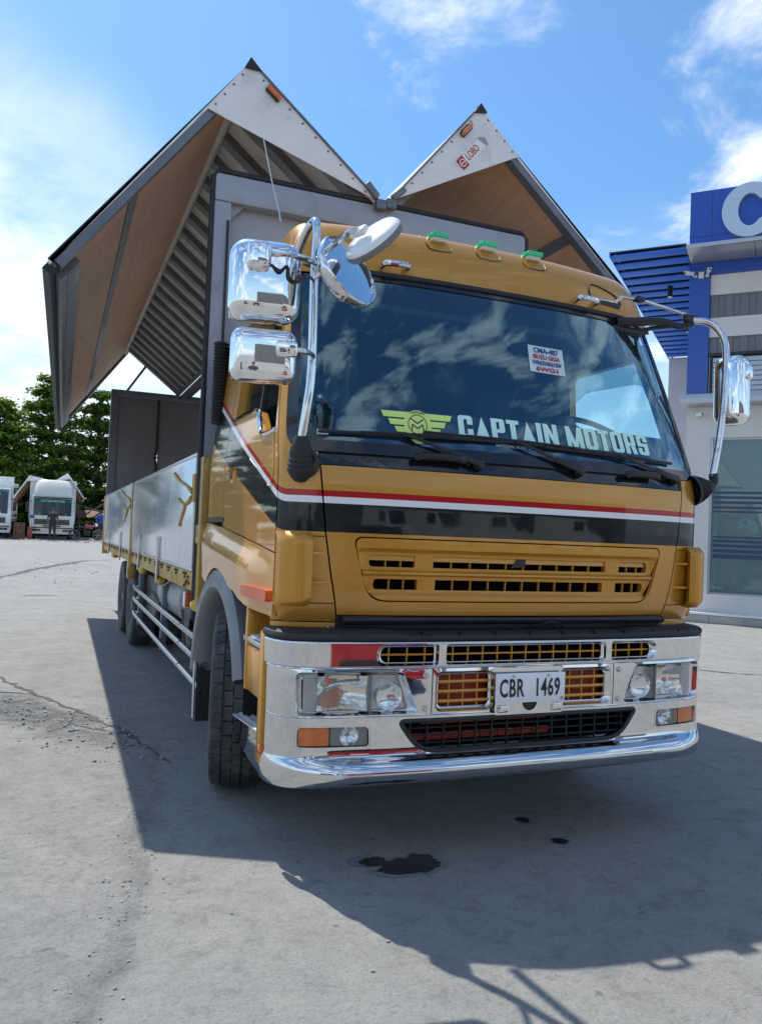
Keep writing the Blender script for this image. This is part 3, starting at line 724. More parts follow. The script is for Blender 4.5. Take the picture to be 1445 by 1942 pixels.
    # step well between fender and bumper
    sw = MB(); sw.box((sd*1.05, .28, .70), (sd*1.085, .64, 1.10)); sw.bar((sd*1.17, .63, .70), (sd*1.17, .63, 1.11), .14, .04, (0, 1, 0), .008); sw.box((sd*1.05, .30, .70), (sd*1.235, .62, .93), .015); sw.build('step_well', m_gold2, TRUCK)
    st = MB(); st.box((sd*1.06, .32, .935), (sd*1.238, .70, .965), .006).build('step_edge', m_whitepaint if False else m_steel, TRUCK)
    t_ = MB(); t_.box((sd*1.07, .33, .966), (sd*1.225, .69, .972))
    for i in range(6):
        for j in range(9): t_.box((sd*(1.085+.024*i), .35+.038*j, .972), (sd*(1.097+.024*i), .362+.038*j, .979))
    t_.build('step_tread', m_tread, st if not isinstance(st, MB) else TRUCK)
    MB().bar((sd*1.235, .29, .43), (sd*1.235, .29, 1.03), .022, .07, (0, 1, 0), .008).build('bumper_end_trim', m_gold2, TRUCK)
    MB().box((sd*1.06, .34, .62), (sd*1.20, .48, .70), .01).build('step_bracket', m_gold2, TRUCK)
# --- roof and visor
RP = [(2.815, .432, 1.120, 2.81), (2.86, .448, 1.115, 2.80), (2.93, .472, 1.108, 2.79), (3.0, .500, 1.10, 2.78), (3.06, .532, 1.09, 2.77), (3.11, .572, 1.075, 2.76), (3.14, .625, 1.08, 2.74), (3.15, .69, 1.085, 2.72), (3.14, .79, 1.085, 2.71), (3.08, .90, 1.09, 2.70), (2.97, 1.03, 1.10, 2.70), (2.85, 1.17, 1.11, 2.695), (2.76, 1.29, 1.12, 2.69), (2.71, 1.4, 1.13, 2.685), (2.70, 1.65, 1.135, 2.68), (2.69, 1.90, 1.135, 2.67)]
q = catmull([Vector(r[:3]) for r in RP], 4); qb = catmull([Vector((r[3], 0, 0)) for r in RP], 4); rows = []
for p, pb in zip(q, qb):
    zt, yy, wt, zb = p.x, p.y, p.z, min(pb.x, p.x-.002); rc = min(.11, (zt-zb)*.9+.015); wb = wz(max(zb, 2.6)); row = []
    half = []
    for i in range(15):
        s = i/14*(wt-rc); x_, y_, _, _ = cabplan(s); half.append((s, yy+y_*(1 if yy < .8 else max(.2, 1-(yy-.8)*2)), zt-.012*(s/wt)**2*2))
    for k in range(1, 8):
        a = k/7*pi/2; x_ = wt-rc+rc*sin(a); y_ = cabplan(x_)[1]; half.append((x_, yy+y_*(1 if yy < .8 else max(.2, 1-(yy-.8)*2)), zt-.024-rc*.85*(1-cos(a))))
    zl = half[-1][2]; yl = half[-1][1]
    for k in range(1, 5):
        t = k/4; half.append((wt+(wb-wt)*t, yl, zl+(zb-zl)*t if zl > zb else zl-.002*k))
    rows.append([Vector((-a, b_, c)) for a, b_, c in half[:0:-1]]+[Vector((a, b_, c)) for a, b_, c in half])
MB().grid(rows).build('roof', m_gold2, TRUCK, 50)
def roofz(y):
    for a, b_ in zip(q, q[1:]):
        if b_.y >= y: return a.x+(b_.x-a.x)*(y-a.y)/(b_.y-a.y)
    return 3.1
def rooff(s, t):
    """point on the visor face: s across, t = height"""
    for a, b_ in zip(q, q[1:]):
        if b_.x >= t:
            k = (t-a.x)/(b_.x-a.x); return Vector((s, a.y+(b_.y-a.y)*k+cabplan(s)[1], t-.024*(s/1.1)**2))
    return Vector((s, .65+cabplan(s)[1], t))
# roof marker lights with gold base plates
for x in (-.3, 0.0, .3):
    c = rooff(x, 3.105)
    pl = [Vector((x+dx, rooff(x, tz).y-.004, tz)) for dx, tz in [(-.085, 3.135), (-.075, 3.06), (-.05, 3.03), (.05, 3.03), (.075, 3.06), (.085, 3.135)]]
    base = MB().tube([p+Vector((0, .004, 0)) for p in pl], .0028, 6, 3).build('lamp_plate', m_black, TRUCK)
    L_ = MB(); L_.prism([c+Vector((-.042, .02, -.018)), c+Vector((-.042, -.032, -.012)), c+Vector((-.042, -.042, .006)), c+Vector((-.042, .04, .008))], (.084, 0, 0)); ml = L_.build('marker_lamp', m_cream, TRUCK)
    g = MB()
    for i in range(9):
        xx = -.044+.088*i/8
        g.box((c.x+xx-.0046, c.y-.053, c.z+.004), (c.x+xx+.0046, c.y+.03, c.z+.030), .003)
    g.box((c.x-.047, c.y-.050, c.z+.006), (c.x+.047, c.y+.03, c.z+.0275))
    g.build('lens', m_green, ml)
# grab handles on the visor
for sd in (-1, 1):
    a, b_ = rooff(sd*.66, 2.872), rooff(sd*.53, 2.872); n = Vector((0, -1, .15))
    MB().tube([a, a+n*.035, a*.88+b_*.12+n*.064, b_*.88+a*.12+n*.064, b_+n*.035, b_], .0165, 10, 4).build('grab_handle', m_chrome, TRUCK)
# visor hatch plate on the right
hp = [rooff(x, z)+Vector((0, -.004, 0)) for x, z in [(.66, 2.93), (.67, 3.0), (.72, 3.02), (.86, 2.985), (.90, 2.93)]]
MB().tube(hp, .004, 6, 4).build('hatch_seam', m_black, TRUCK)
MB().prism([rooff(.70, 2.90)+Vector((0, -.006, 0)), rooff(.88, 2.90)+Vector((0, -.006, 0)), rooff(.90, 2.93)+Vector((0, -.006, 0)), rooff(.70, 2.935)+Vector((0, -.006, 0))], (0, .01, 0)).build('hatch_gap', m_black, TRUCK)
# --- cab shell behind: rear wall, floor, roof lining
b = MB(); b.box((-1.14, 1.86, 1.1), (1.14, 1.90, 2.66)); b.build('cab_back_wall', m_gold2, TRUCK)
b = MB(); b.box((-1.1, .3, 1.40), (1.1, 1.85, 1.44)); b.box((-1.08, 1.80, 1.42), (1.08, 1.85, 2.66)); b.box((-1.08, .5, 2.66), (1.08, 1.84, 2.69)); b.build('cab_lining', m_dash, TRUCK)
for sd in (-1, 1):
    w_ = MB(); w_.box((sd*1.12, 1.34, 1.42), (sd*1.155, 1.84, 2.66)); w_.box((sd*1.14, .45, 1.42), (sd*1.17, 1.34, 1.93)); w_.build('inner_door_trim', m_dash, TRUCK)
# dashboard
b = MB(); b.grid([[Vector((x*1.06/10, y_, z_)) for x in range(-10, 11)] for y_, z_ in [(.20, 1.84), (.24, 1.905), (.5, 1.93), (.62, 1.88), (.66, 1.6), (.66, 1.42)]])
b.build('dashboard', m_dash, TRUCK)
sw = MB(); c = Vector((.80, .64, 2.14)); ax = Vector((0, -.55, .83)).normalized(); u = Vector((1, 0, 0)); w_ = ax.cross(u)
sw.tube([c+(u*cos(2*pi*k/32)+w_*sin(2*pi*k/32))*.215 for k in range(33)], .018, 8)
for k in (0.1, 2.0, 4.2): sw.tube([c, c+(u*cos(k)+w_*sin(k))*.22], .014, 6)
sw.tube([c, c-ax*.35], .03, 8); sw.build('steering_wheel', m_black, TRUCK)
for x in (-.62, .62):
    s_ = MB(); s_.box((x-.26, .95, 1.55), (x+.26, 1.45, 1.70), .05); s_.box((x-.25, 1.42, 1.62), (x+.25, 1.58, 2.25), .06); s_.box((x-.14, 1.46, 2.27), (x+.14, 1.55, 2.48), .04); s_.build('seat', m_seat, TRUCK)
# sun visor bar inside the right window and its smoked rain shade
for sd in (-1, 1):
    patch('rain_visor', rpoly([(.50, 2.40), (.58, 2.66), (1.33, 2.66), (1.34, 2.46), (1.2, 2.52), (.7, 2.50)], .03, 3), [], lambda y, z, d, sd=sd: Vector((sd*(wz(z)+.03-d), y, z)), m_visor, TRUCK, .08, 0)
# inner pillar trim visible behind the glass
for sd in (-1, 1):
    MB().tube([cf(sd*1.14, 1.93, .05), cf(sd*1.13, 2.3, .05), cf(sd*1.10, 2.72, .05)], .035, 8).build('pillar_trim', m_dash, TRUCK)
# --- banner, emblem, lettering, paper notice on the glass (inside)
def gin(h):
    return lambda s, z: cf(s, z, .012+h)
def bz(s): return 0.0
patch('windscreen_banner', [(-.86, 1.915), (1.12, 1.915), (1.10, 2.095), (-.86, 2.095)], [], lambda s, z, d: cf(s, z, .016+d), m_banner, TRUCK, .08, 0)
fb_ = gin(.000)
def letters():
    """block letters, A as a solid triangle"""
    G = {}
    def R(*a): return rect(*a)
    G['C'] = (.62, [rpoly(R(0, 0, .62, 1), .16, 4)], [rpoly(R(.24, .16, .38, .84), .05, 3), R(.38, .40, .7, .60)])
    G['A'] = (.62, [[(0, 0), (.62, 0), (.31, 1)]], [])
    G['P'] = (.60, [R(0, 0, .24, 1), rpoly(R(0, .36, .60, 1), [0, .14, .14, 0], 4)], [R(.24, .52, .36, .85)])
    G['T'] = (.56, [R(0, .82, .56, 1), R(.16, 0, .40, 1)], [])
    G['I'] = (.24, [R(0, 0, .24, 1)], [])
    G['N'] = (.66, [R(0, 0, .22, 1), R(.44, 0, .66, 1), [(0, 1), (.22, 1), (.66, 0), (.44, 0)]], [])
    G['M'] = (.82, [R(0, 0, .21, 1), R(.61, 0, .82, 1), [(0, 1), (.22, 1), (.50, 0), (.32, 0)], [(.60, 1), (.82, 1), (.50, 0), (.32, 0)]], [])
    G['O'] = (.64, [rpoly(R(0, 0, .64, 1), .18, 5)], [rpoly(R(.24, .16, .40, .84), .06, 3)])
    G['R'] = (.64, [R(0, 0, .24, 1), rpoly(R(0, .40, .62, 1), [0, .14, .14, 0], 4), [(.30, .48), (.54, .48), (.64, 0), (.39, 0)]], [R(.24, .55, .37, .85)])
    G['S'] = (.60, [rpoly(R(0, 0, .60, 1), .16, 4)], [R(.23, .58, .36, .83), R(.36, .58, .7, .66), R(-.1, .34, .23, .42), R(.23, .17, .36, .42)])
    return G
GL = letters()
def word(txt, x0, zb, h, wd, name, mat, gap=.09, sp=.32):
    x = 0; tot = sum((GL[c][0]+gap) if c != ' ' else sp for c in txt)-gap; k = wd/tot
    for c in txt:
        if c == ' ': x += sp; continue
        w_, ad, su = GL[c]
        mp = lambda a, x=x: [(x0+(p[0]+x)*k, zb+p[1]*h) for p in a]
        flat(name, [mp(a) for a in ad], [mp(a) for a in su], lambda s, z: cf(s, z, -.0012), mat, TRUCK)
        x += w_+gap
word('CAPTAIN MOTORS', -.355, 1.982, .114, 1.205, 'banner_letter', m_mint)
# winged round emblem
E_ = []; cx, czz = -.572, 2.026
for sgn in (-1, 1):
    for (za, zb_, xo) in [(2.055, 2.085, .185), (2.018, 2.047, .15), (1.983, 2.010, .12)]:
        E_.append([(cx+sgn*.04, za), (cx+sgn*(xo-.012), za), (cx+sgn*xo, zb_), (cx+sgn*.04, zb_)])
circ = lambda r, n=28, x=cx, z=czz: [(x+r*cos(2*pi*k/n), z+r*sin(2*pi*k/n)) for k in range(n)]
E_.append(circ(.072)); E_.append([(cx-.04, 1.95), (cx+.04, 1.95), (cx+.015, 1.93), (cx-.015, 1.93)])
flat('banner_emblem', E_, [], lambda s, z: cf(s, z, -.0012), m_lime, TRUCK)
mm = []
def seg2(a, b_, w_):
    a, b_ = Vector(a), Vector(b_); d = (b_-a).normalized(); n = Vector((-d.y, d.x))*w_; return [tuple(a+n), tuple(b_+n), tuple(b_-n), tuple(a-n)]
for pa in [[(-.038, .03), (0, .005), (.03, .028)], [(-.03, -.03), (-.028, .0), (0, -.02), (.026, .002), (.03, -.032)]]:
    for a, b_ in zip(pa, pa[1:]): mm.append(seg2((cx+a[0], czz+a[1]), (cx+b_[0], czz+b_[1]), .003))
ring = [circ(.05)]
flat('emblem_ring', ring, [circ(.046)], lambda s, z: cf(s, z, -.0026), m_banner, TRUCK); flat('emblem_mark', mm, [], lambda s, z: cf(s, z, -.003), m_banner, TRUCK)
textmesh('emblem_text', 'CAPTAIN', .018, lambda a, b_: cf(cx+a, czz+.06+b_-.25*a*a*12, -.003), m_banner, TRUCK, off=.0004)
textmesh('banner_address', 'NATIONAL ROAD 20,', .022, lambda a, b_: cf(-.05+a, 1.955+b_, -.0012), m_paper, TRUCK)
textmesh('banner_website', 'captainmotors', .024, lambda a, b_: cf(.72+a, 1.945+b_, -.0012), m_paper, TRUCK)
def note(a, b_):
    u_ = Vector((.235, -.005)); v_ = Vector((.018, .155)); p = Vector((.130, 2.385))+u_*a+v_*b_; return p
flat('paper_notice', [[(0, 0), (1, 0), (1, 1), (0, 1)]], [], lambda a, b_: cf(note(a, b_).x, note(a, b_).y, -.0012), m_paper, TRUCK)
for txt, r0, sz, mt, xk in [('CMA-487', .83, .30, m_inkblue, .60), ('ISUZU GIGA', .59, .25, m_inkred, .56), ('WINGVAN/10W', .36, .25, m_inkblue, .46), ('6WG1', .13, .24, m_inkred, 1.0)]:
    textmesh('notice_line', txt, sz, lambda a, b_, r0=r0: cf(note(.5+a, r0+b_*.9).x, note(.5+a, r0+b_*.9).y, -.003), mt, TRUCK, xs=xk, off=.010)
flat('small_sticker', [rect(-1.065, 1.942, -1.012, 1.967)], [], lambda s, z: cf(s, z, -.0012), m_paper, TRUCK)
textmesh('sticker_code', 'CBR1469', .012, lambda a, b_: cf(-1.039+a, 1.9545+b_, -.003), m_ink, TRUCK)
# --- wipers
for px_, pz_, ex, ez, t0, t1 in [(-.27, 1.85, -.66, 1.972, -1.06, -.10), (.32, 1.855, -.06, 1.985, -.55, .55), (1.0, 1.86, .575, 1.965, .12, .99)]:
    p0, p1 = cf(px_, pz_, -.03), cf(ex, ez, -.035)
    wr = MB(); wr.lathe([(0, .03), (.02, .025), (.03, 0)], cf(px_, pz_, -.005), (0, -1, 0), 14); wr.bar(p0, p0.lerp(p1, .4), .03, .014, (0, -1, 0), .004); wr.bar(p0.lerp(p1, .38), p1, .016, .010, (0, -1, 0), .003)
    W_ = wr.build('wiper', m_black, TRUCK)
    bl = MB(); pts = [cf(t0+(t1-t0)*i/10, ez-.006+(.028 if px_ < 0 else .0)*(-.3+.6*i/10)-.02*((i/10)-.5)*(1 if px_ > 0 else -.2), -.016) for i in range(11)]
    bl.tube(pts, .008, 6); bl.tube([pts[2]+Vector((0, -.012, .004)), pts[5]+Vector((0, -.022, .006)), pts[8]+Vector((0, -.012, .004))], .005, 6); bl.build('wiper_blade', m_black, W_)
for x0_, x1_ in [(-.60, -.36), (.62, .84)]:
    MB().tube([cf(x0_, 1.855, -.02), cf(x0_+.03, 1.868, -.035), cf(x1_-.03, 1.868, -.035), cf(x1_, 1.855, -.02)], .018, 8, 3).build('wiper_motor_cover', m_black, TRUCK)
# ================================================================= bumper
bplan, b_sy = mkplan([(0, -.004), (.3, -.003), (.5, 0.0), (.8, .018), (1.0, .042), (1.1, .066), (1.16, .095), (1.203, .143), (1.225, .205), (1.232, .28), (1.232, .5)])
BOFF = [(.36, -.02), (.372, .015), (.385, .040), (.405, .060), (.43, .070), (.45, .068), (.462, .061), (.474, .048), (.485, .030), (.494, .012), (.50, .004), (.508, .0), (.56, 0.0), (.672, 0.0), (.673, -.006), (.676, -.006), (.679, 0.0), (.884, 0.002), (.889, -.002), (.893, -.002), (.90, .010), (1.003, .012), (1.0065, .0115), (1.009, .010), (1.0115, .007), (1.0135, .002), (1.02, .002)]
def chamfer(name, outer, inner, d0, d1, mat, parent, steps=4):
    n = len(outer); rows = []
    for i in range(steps+1):
        k = i/steps; e = 1-(1-k)**2
        rows.append([bf(a[0]+(b_[0]-a[0])*k, a[1]+(b_[1]-a[1])*k, d0+(d1-d0)*e) for a, b_ in zip(outer, inner)])
    return MB().grid(rows, True).build(name, mat, parent, 60)
def bf(s, z, d):
    x, y, nx, ny = bplan(s); o = interp(BOFF, z)-d
    if z < .52: o -= .85*max(0, o)*sst(.90, 1.22, abs(s))
    return Vector((x+nx*o, y+ny*o, z))
SB = b_sy(.30)
slo = [rpoly(rect(-.788, .9035, -.488, .999), [.045, .012, .012, .045], 6), rpoly(rect(-.452, .9035, .452, .999), .018, 6), rpoly(rect(.488, .9035, .788, .999), [.012, .045, .045, .012], 6)]
sli = [rpoly(rect(-.764, .914, -.502, .984), [.035, .010, .010, .035], 6), rpoly(rect(-.438, .914, .438, .984), .012, 6), rpoly(rect(.502, .914, .764, .984), [.010, .035, .035, .010], 6)]
BUMP = patch('bumper', rect(-SB, .901, SB, 1.003), slo, bf, m_chrome, TRUCK, .04, .02, .002, stepv=.03)
for a_, b_ in zip(slo, sli): chamfer('slot_bezel', a_, b_, 0, .026, m_chrome, BUMP)
SS = [SB*i/60 for i in range(-60, 61)]
def roll(name, zs, par): return MB().grid([[bf(a, z, 0) for a in SS] for z in zs]).build(name, m_chrome, par, 60)
for zz_, rr_ in ((.8905, .0055), (.6755, .0045)): MB().tube([bf(a, zz_, -.001) for a in SS], rr_, 8).build('chrome_bead', m_chrome, BUMP)
roll('bumper_top_roll', [1.003, 1.0045, 1.0065, 1.009, 1.0115, 1.0134], BUMP); roll('bumper_ledge', [.8865, .889, .893, .896, .901], BUMP)
for s0, s1, nv in [(-.766, -.500, 3), (-.440, .440, 11), (.500, .766, 3)]:
    b = MB(); b.grid([[bf(s0-.01+(s1-s0+.02)*i/14, z, .035+dd) for i in range(15)] for z, dd in [(.943, .010), (.9445, 0), (.9515, 0), (.953, .010)]])
    for i in range(1, nv+1):
        x = s0+(s1-s0)*(i-.5+.0)/nv; b.bar(bf(x, .910, .040), bf(x, .986, .040), .005, .010, (0, -1, 0))
    b.build('bumper_grille', m_gold2, BUMP)
b = MB(); b.grid([[bf(i*.1-.9, z, .14) for i in range(19)] for z in (.80, 1.0)]); b.build('bumper_back', m_void, BUMP)
# black rubber cap
CAPP = [(1.0135, .002), (1.018, .012), (1.03, .016), (1.044, .012), (1.053, 0.0), (1.058, -.02), (1.060, -.06), (1.058, -.17)]
def capz(s): return 1-.22*(1-sst(.62, .76, abs(s)))
b = MB(); b.grid([[(lambda p: Vector((p[0]+p[2]*o, p[1]+p[3]*o, 1.0135+(z-1.0135)*capz(s))))(bplan(s)) for s in [i*SB/40 for i in range(-40, 41)]] for z, o in CAPP]); b.build('bumper_cap', m_rubber, BUMP)
b = MB()
for i in range(-6, 7):
    s = i*.19; p = bf(s, 1.048, -.010); b.box(p+Vector((-.0012, -.003, -.018)), p+Vector((.0012, .05, .004)))
b.build('cap_joint', m_black, BUMP)['kind'] = 'stuff'
# middle band: centre piece and two lamp surrounds
HL = {}
midi = [rpoly(rect(-.470, .704, -.204, .852), .02, 6), rpoly(rect(.204, .704, .470, .852), .02, 6)]
midc = [rpoly(rect(-.494, .686, -.188, .872), .035, 6), rpoly(rect(.188, .686, .494, .872), .035, 6)]
MID = patch('bumper_centre', rect(-.509, .679, .509, .886), midc, bf, m_chrome, BUMP, .04, .02, .002)
for a_, b_ in zip(midc, midi): chamfer('intake_bezel', a_, b_, 0, .028, m_chrome, MID)
for sd in (-1, 1):
    hl = [(1.118, .855), (.672, .857), (.615, .697), (1.112, .694)]; hl = rpoly([(sd*a, c) for a, c in hl], [.02, .03, .02, .02], 6)
    rim = rpoly([(sd*a, c) for a, c in [(1.150, .874), (.655, .876), (.575, .684), (1.145, .682)]], .035, 6)
    SUR = patch('lamp_surround', rect(sd*.514, .679, sd*SB, .886), [rim], bf, m_chrome, BUMP, .04, .02, .045)
    chamfer('lamp_bezel', rim, hl, 0, .030, m_chrome, SUR); chamfer('lamp_frame', hl, hl, .031, .09, m_greyfender, SUR)
    for zz in (.855, .705): MB().lathe([(0, .014), (.010, .014), (.013, .004), (.013, -.004)], bf(sd*.545, zz, 0), (0, -1, 0), 10).build('bolt', m_steel, SUR)
    # headlight
    H_ = MB(); H_.grid([[bf(sd*(.60+.53*i/10), z, .115) for i in range(11)] for z in (.68, .78, .87)]); H_ = H_.build('headlight', m_greyfender, TRUCK)
    def bowl(s0, s1, z0, z1, dep, rim, n=12):
        cs, cz = (s0+s1)/2, (z0+z1)/2; hs, hz = (s1-s0)/2, (z1-z0)/2
        return [[bf(sd*(cs+hs*u), cz+hz*v, rim+dep*max(0, 1-.75*(u*u)*1.0-.55*v*v)) for u in [-1+2*i/n for i in range(n+1)]] for v in [-1+2*j/n for j in range(n+1)]]
    MB().grid(bowl(.816, 1.048, .698, .853, .075, .03)).build('reflector', m_warm, H_, 60)
    MB().grid([[bf(sd*x, z, .05) for x in (.612, .70, .795)] for z in (.697, .855)]).build('lamp_tray', m_steel, H_)
    cc = bf(sd*.715, .762, .035); MB().lathe([(0, -.01), (.03, -.006), (.05, .0), (.060, .014), (.064, .016), (.067, .012), (.067, -.03)], cc, (0, -1, 0), 24).build('reflector', m_chrome2, H_)
    MB().bar(bf(sd*.808, .69, .03), bf(sd*.808, .862, .03), .011, .05, (0, -1, 0), .004).build('lamp_divider', m_greyfender, H_)
    MB().bar(bf(sd*1.082, .69, .045), bf(sd*1.082, .862, .045), .066, .02, (0, -1, 0), .004).build('lamp_blank', m_tank, H_)
    MB().ball(bf(sd*.93, .775, .06), .014, 10).build('bulb', m_amber, H_)
    patch('lens', hl, [], lambda s, z, d: bf(s, z, .024-.01*sst(0, .05, 1)), m_lens, H_, .05, 0)
    # lower fog and turn lamps
    fg = rpoly([(sd*1.132, .632), (sd*.812, .632), (sd*.806, .545), (sd*1.132, .545)], .022, 5)
    HL[sd] = fg
    F_ = MB(); F_.grid([[bf(sd*(.80+.34*i/8), z, .05) for i in range(9)] for z in (.53, .64)]); F_ = F_.build('fog_lamp', m_greyfender, TRUCK)
    chamfer('lamp_gasket', rpoly([(sd*1.140, .639), (sd*.804, .639), (sd*.798, .538), (sd*1.140, .538)], .026, 5), rpoly([(sd*1.128, .629), (sd*.816, .629), (sd*.810, .548), (sd*1.128, .548)], .02, 5), -.001, .012, m_black, F_)
    patch('turn_lens', rpoly([(sd*1.128, .628), (sd*.990, .628), (sd*.990, .549), (sd*1.128, .549)], .012, 4), [], lambda s, z, d: bf(s, z, .010+d), m_amber, F_, .04, .02)
    patch('fog_lens', rpoly([(sd*.982, .628), (sd*.816, .628), (sd*.812, .549), (sd*.982, .549)], .012, 4), [], lambda s, z, d: bf(s, z, .010), m_lens, F_, .04, 0)
    MB().lathe([(.01, -.03), (.035, -.02), (.045, 0)], bf(sd*.895, .588, .02), (0, -1, 0), 18).build('reflector', m_chrome2, F_)
    # gold slats in the centre openings
    b = MB()
    for k, zz in enumerate((.728, .773, .818)): b.grid([[bf(sd*(.19+.30*i/6), z, dd) for i in range(7)] for z, dd in [(zz+.006, .05), (zz+.008, .026), (zz-.001, .024), (zz-.008, .030), (zz-.008, .05)]])
    for x in (.262, .337, .412): b.bar(bf(sd*x, .70, .034), bf(sd*x, .856, .034), .005, .012, (0, -1, 0))
    b.build('intake_slats', m_gold2, MID)
    b = MB(); b.grid([[bf(sd*(.18+.31*i/4), z, .09) for i in range(5)] for z in (.69, .87)]); b.build('intake_core', m_red, MID)
# lower apron with its central opening and rolled lip
lowo = rpoly([(-.668, .650), (.668, .650), (.56, .508), (-.56, .508)], [.03, .03, .10, .10], 8)
APR = patch('bumper_apron', rect(-SB, .500, SB, .672), [lowo]+[HL[-1], HL[1]], bf, m_chrome, BUMP, .03, .01, .05, sharp=60)
roll('apron_lip', [.362, .366, .372, .378, .385, .395, .405, .417, .43, .44, .45, .456, .462, .468, .474, .48, .485, .49, .494, .497, .50], APR)
MB().tube([bf(a, c, .004) for a, c in dens(lowo, .08)]+[bf(*lowo[0], .004)], .012, 8).build('apron_trim', m_black, APR)
b = MB()
for zz in (.54, .575, .61): b.tube([bf(-.62+1.24*i/12, zz, .03) for i in range(13)], .005, 6)
for i in range(15):
    x = -.6+1.2*i/14; b.bar(bf(x, .505, .04), bf(x, .66, .04), .006, .016, (0, -1, 0))
b.build('apron_mesh', m_black, APR)
b = MB(); b.grid([[bf(-.66+1.32*i/10, z, .16) for i in range(11)] for z in (.49, .68)]); b.build('apron_back', m_void, APR)
b = MB()
for i in range(9):
    if i < 8: b.box((-.58+.1*i, .12, .525), (-.585+.1*(i+1), .15, .560), .006)
b.box((-.5, .125, .60), (.2, .15, .625), .005); b.build('crossmember', m_red, TRUCK)
# dark void between cab and bumper
b = MB(); b.box((-.94, .16, 1.04), (.94, .3, 1.116)); b.box((-1.0, .34, .45), (1.0, .40, 1.3)); b.tube([(-.92, .12, 1.095), (.92, .12, 1.095)], .02, 8); b.tube([(.1, .13, 1.05), (.2, .10, 1.085), (.28, .12, 1.06)], .007, 6, 4); b.build('front_crossbeam', m_black, TRUCK)
# corner reflector and side step of the bumper
for sd in (-1, 1):
    MB().box((sd*1.225, .25, .475), (sd*1.247, .30, .520), .006).build('corner_reflector', m_amber, BUMP)
    pts = [(.33, .37), (.55, .38), (.80, .42), (.95, .465), (.95, .505), (.33, .545)]
    pr = MB(); pr.prism([Vector((sd*1.0, y, z)) for y, z in pts], (sd*.225, 0, 0)); E_ = pr.build('side_step', m_chrome, BUMP)
    t_ = MB(); zt = lambda y: .548+(.508-.548)*(y-.33)/.62
    t_.prism([Vector((sd*1.0, .33, zt(.33))), Vector((sd*1.0, .95, zt(.95))), Vector((sd*1.0, .95, zt(.95)+.006)), Vector((sd*1.0, .33, zt(.33)+.006))], (sd*.228, 0, 0))
    for i in range(5):
        for j in range(14):
            y = .36+.042*j; t_.box((sd*(1.02+.04*i), y, zt(y)), (sd*(1.04+.04*i), y+.016, zt(y)+.014))
    t_.build('step_tread', m_tread, E_)
# --- number plate
PZ = .788
PL = MB().box((-.195, -.034, PZ-.07), (.195, -.030, PZ+.07), .002).build('number_plate', m_plate, TRUCK)
textmesh('plate_text', 'CBR', .118, lambda a, b_: Vector((-.108+a, -.0362, PZ-.004+b_*1.0)), m_ink, PL, xs=.58, off=.0026, space=1.1)
textmesh('plate_text', '1469', .118, lambda a, b_: Vector((.092+a, -.0362, PZ-.004+b_*1.0)), m_ink, PL, xs=.58, off=.0026, space=1.1)
for x in (-.098, .098): MB().lathe([(0, .006), (.007, .006), (.009, 0)], (x, -.034, PZ+.056), (0, -1, 0), 10).build('plate_bolt', m_steel, PL)
MB().box((.17, -.0362, PZ-.064), (.186, -.0345, PZ-.048)).build('plate_seal', m_tank, PL)
b = MB(); o_ = rpoly(rect(-.192, .662, .192, .722), .012, 3)
PB = flat('plate_bracket', [o_], [[(.0+.042*cos(a*pi/12), .722-.045*sin(a*pi/12)) for a in range(13)]], lambda x, z: Vector((x, -.026, z)), m_chrome, TRUCK)
for x in (-.15, .15): MB().box((x-.028, -.034, .672), (x+.028, -.024, .708), .006).build('plate_clamp', m_chrome, PB)
MB().box((-.05, -.018, .665), (.05, -.012, .722)).build('bracket_hole', m_black, PB)
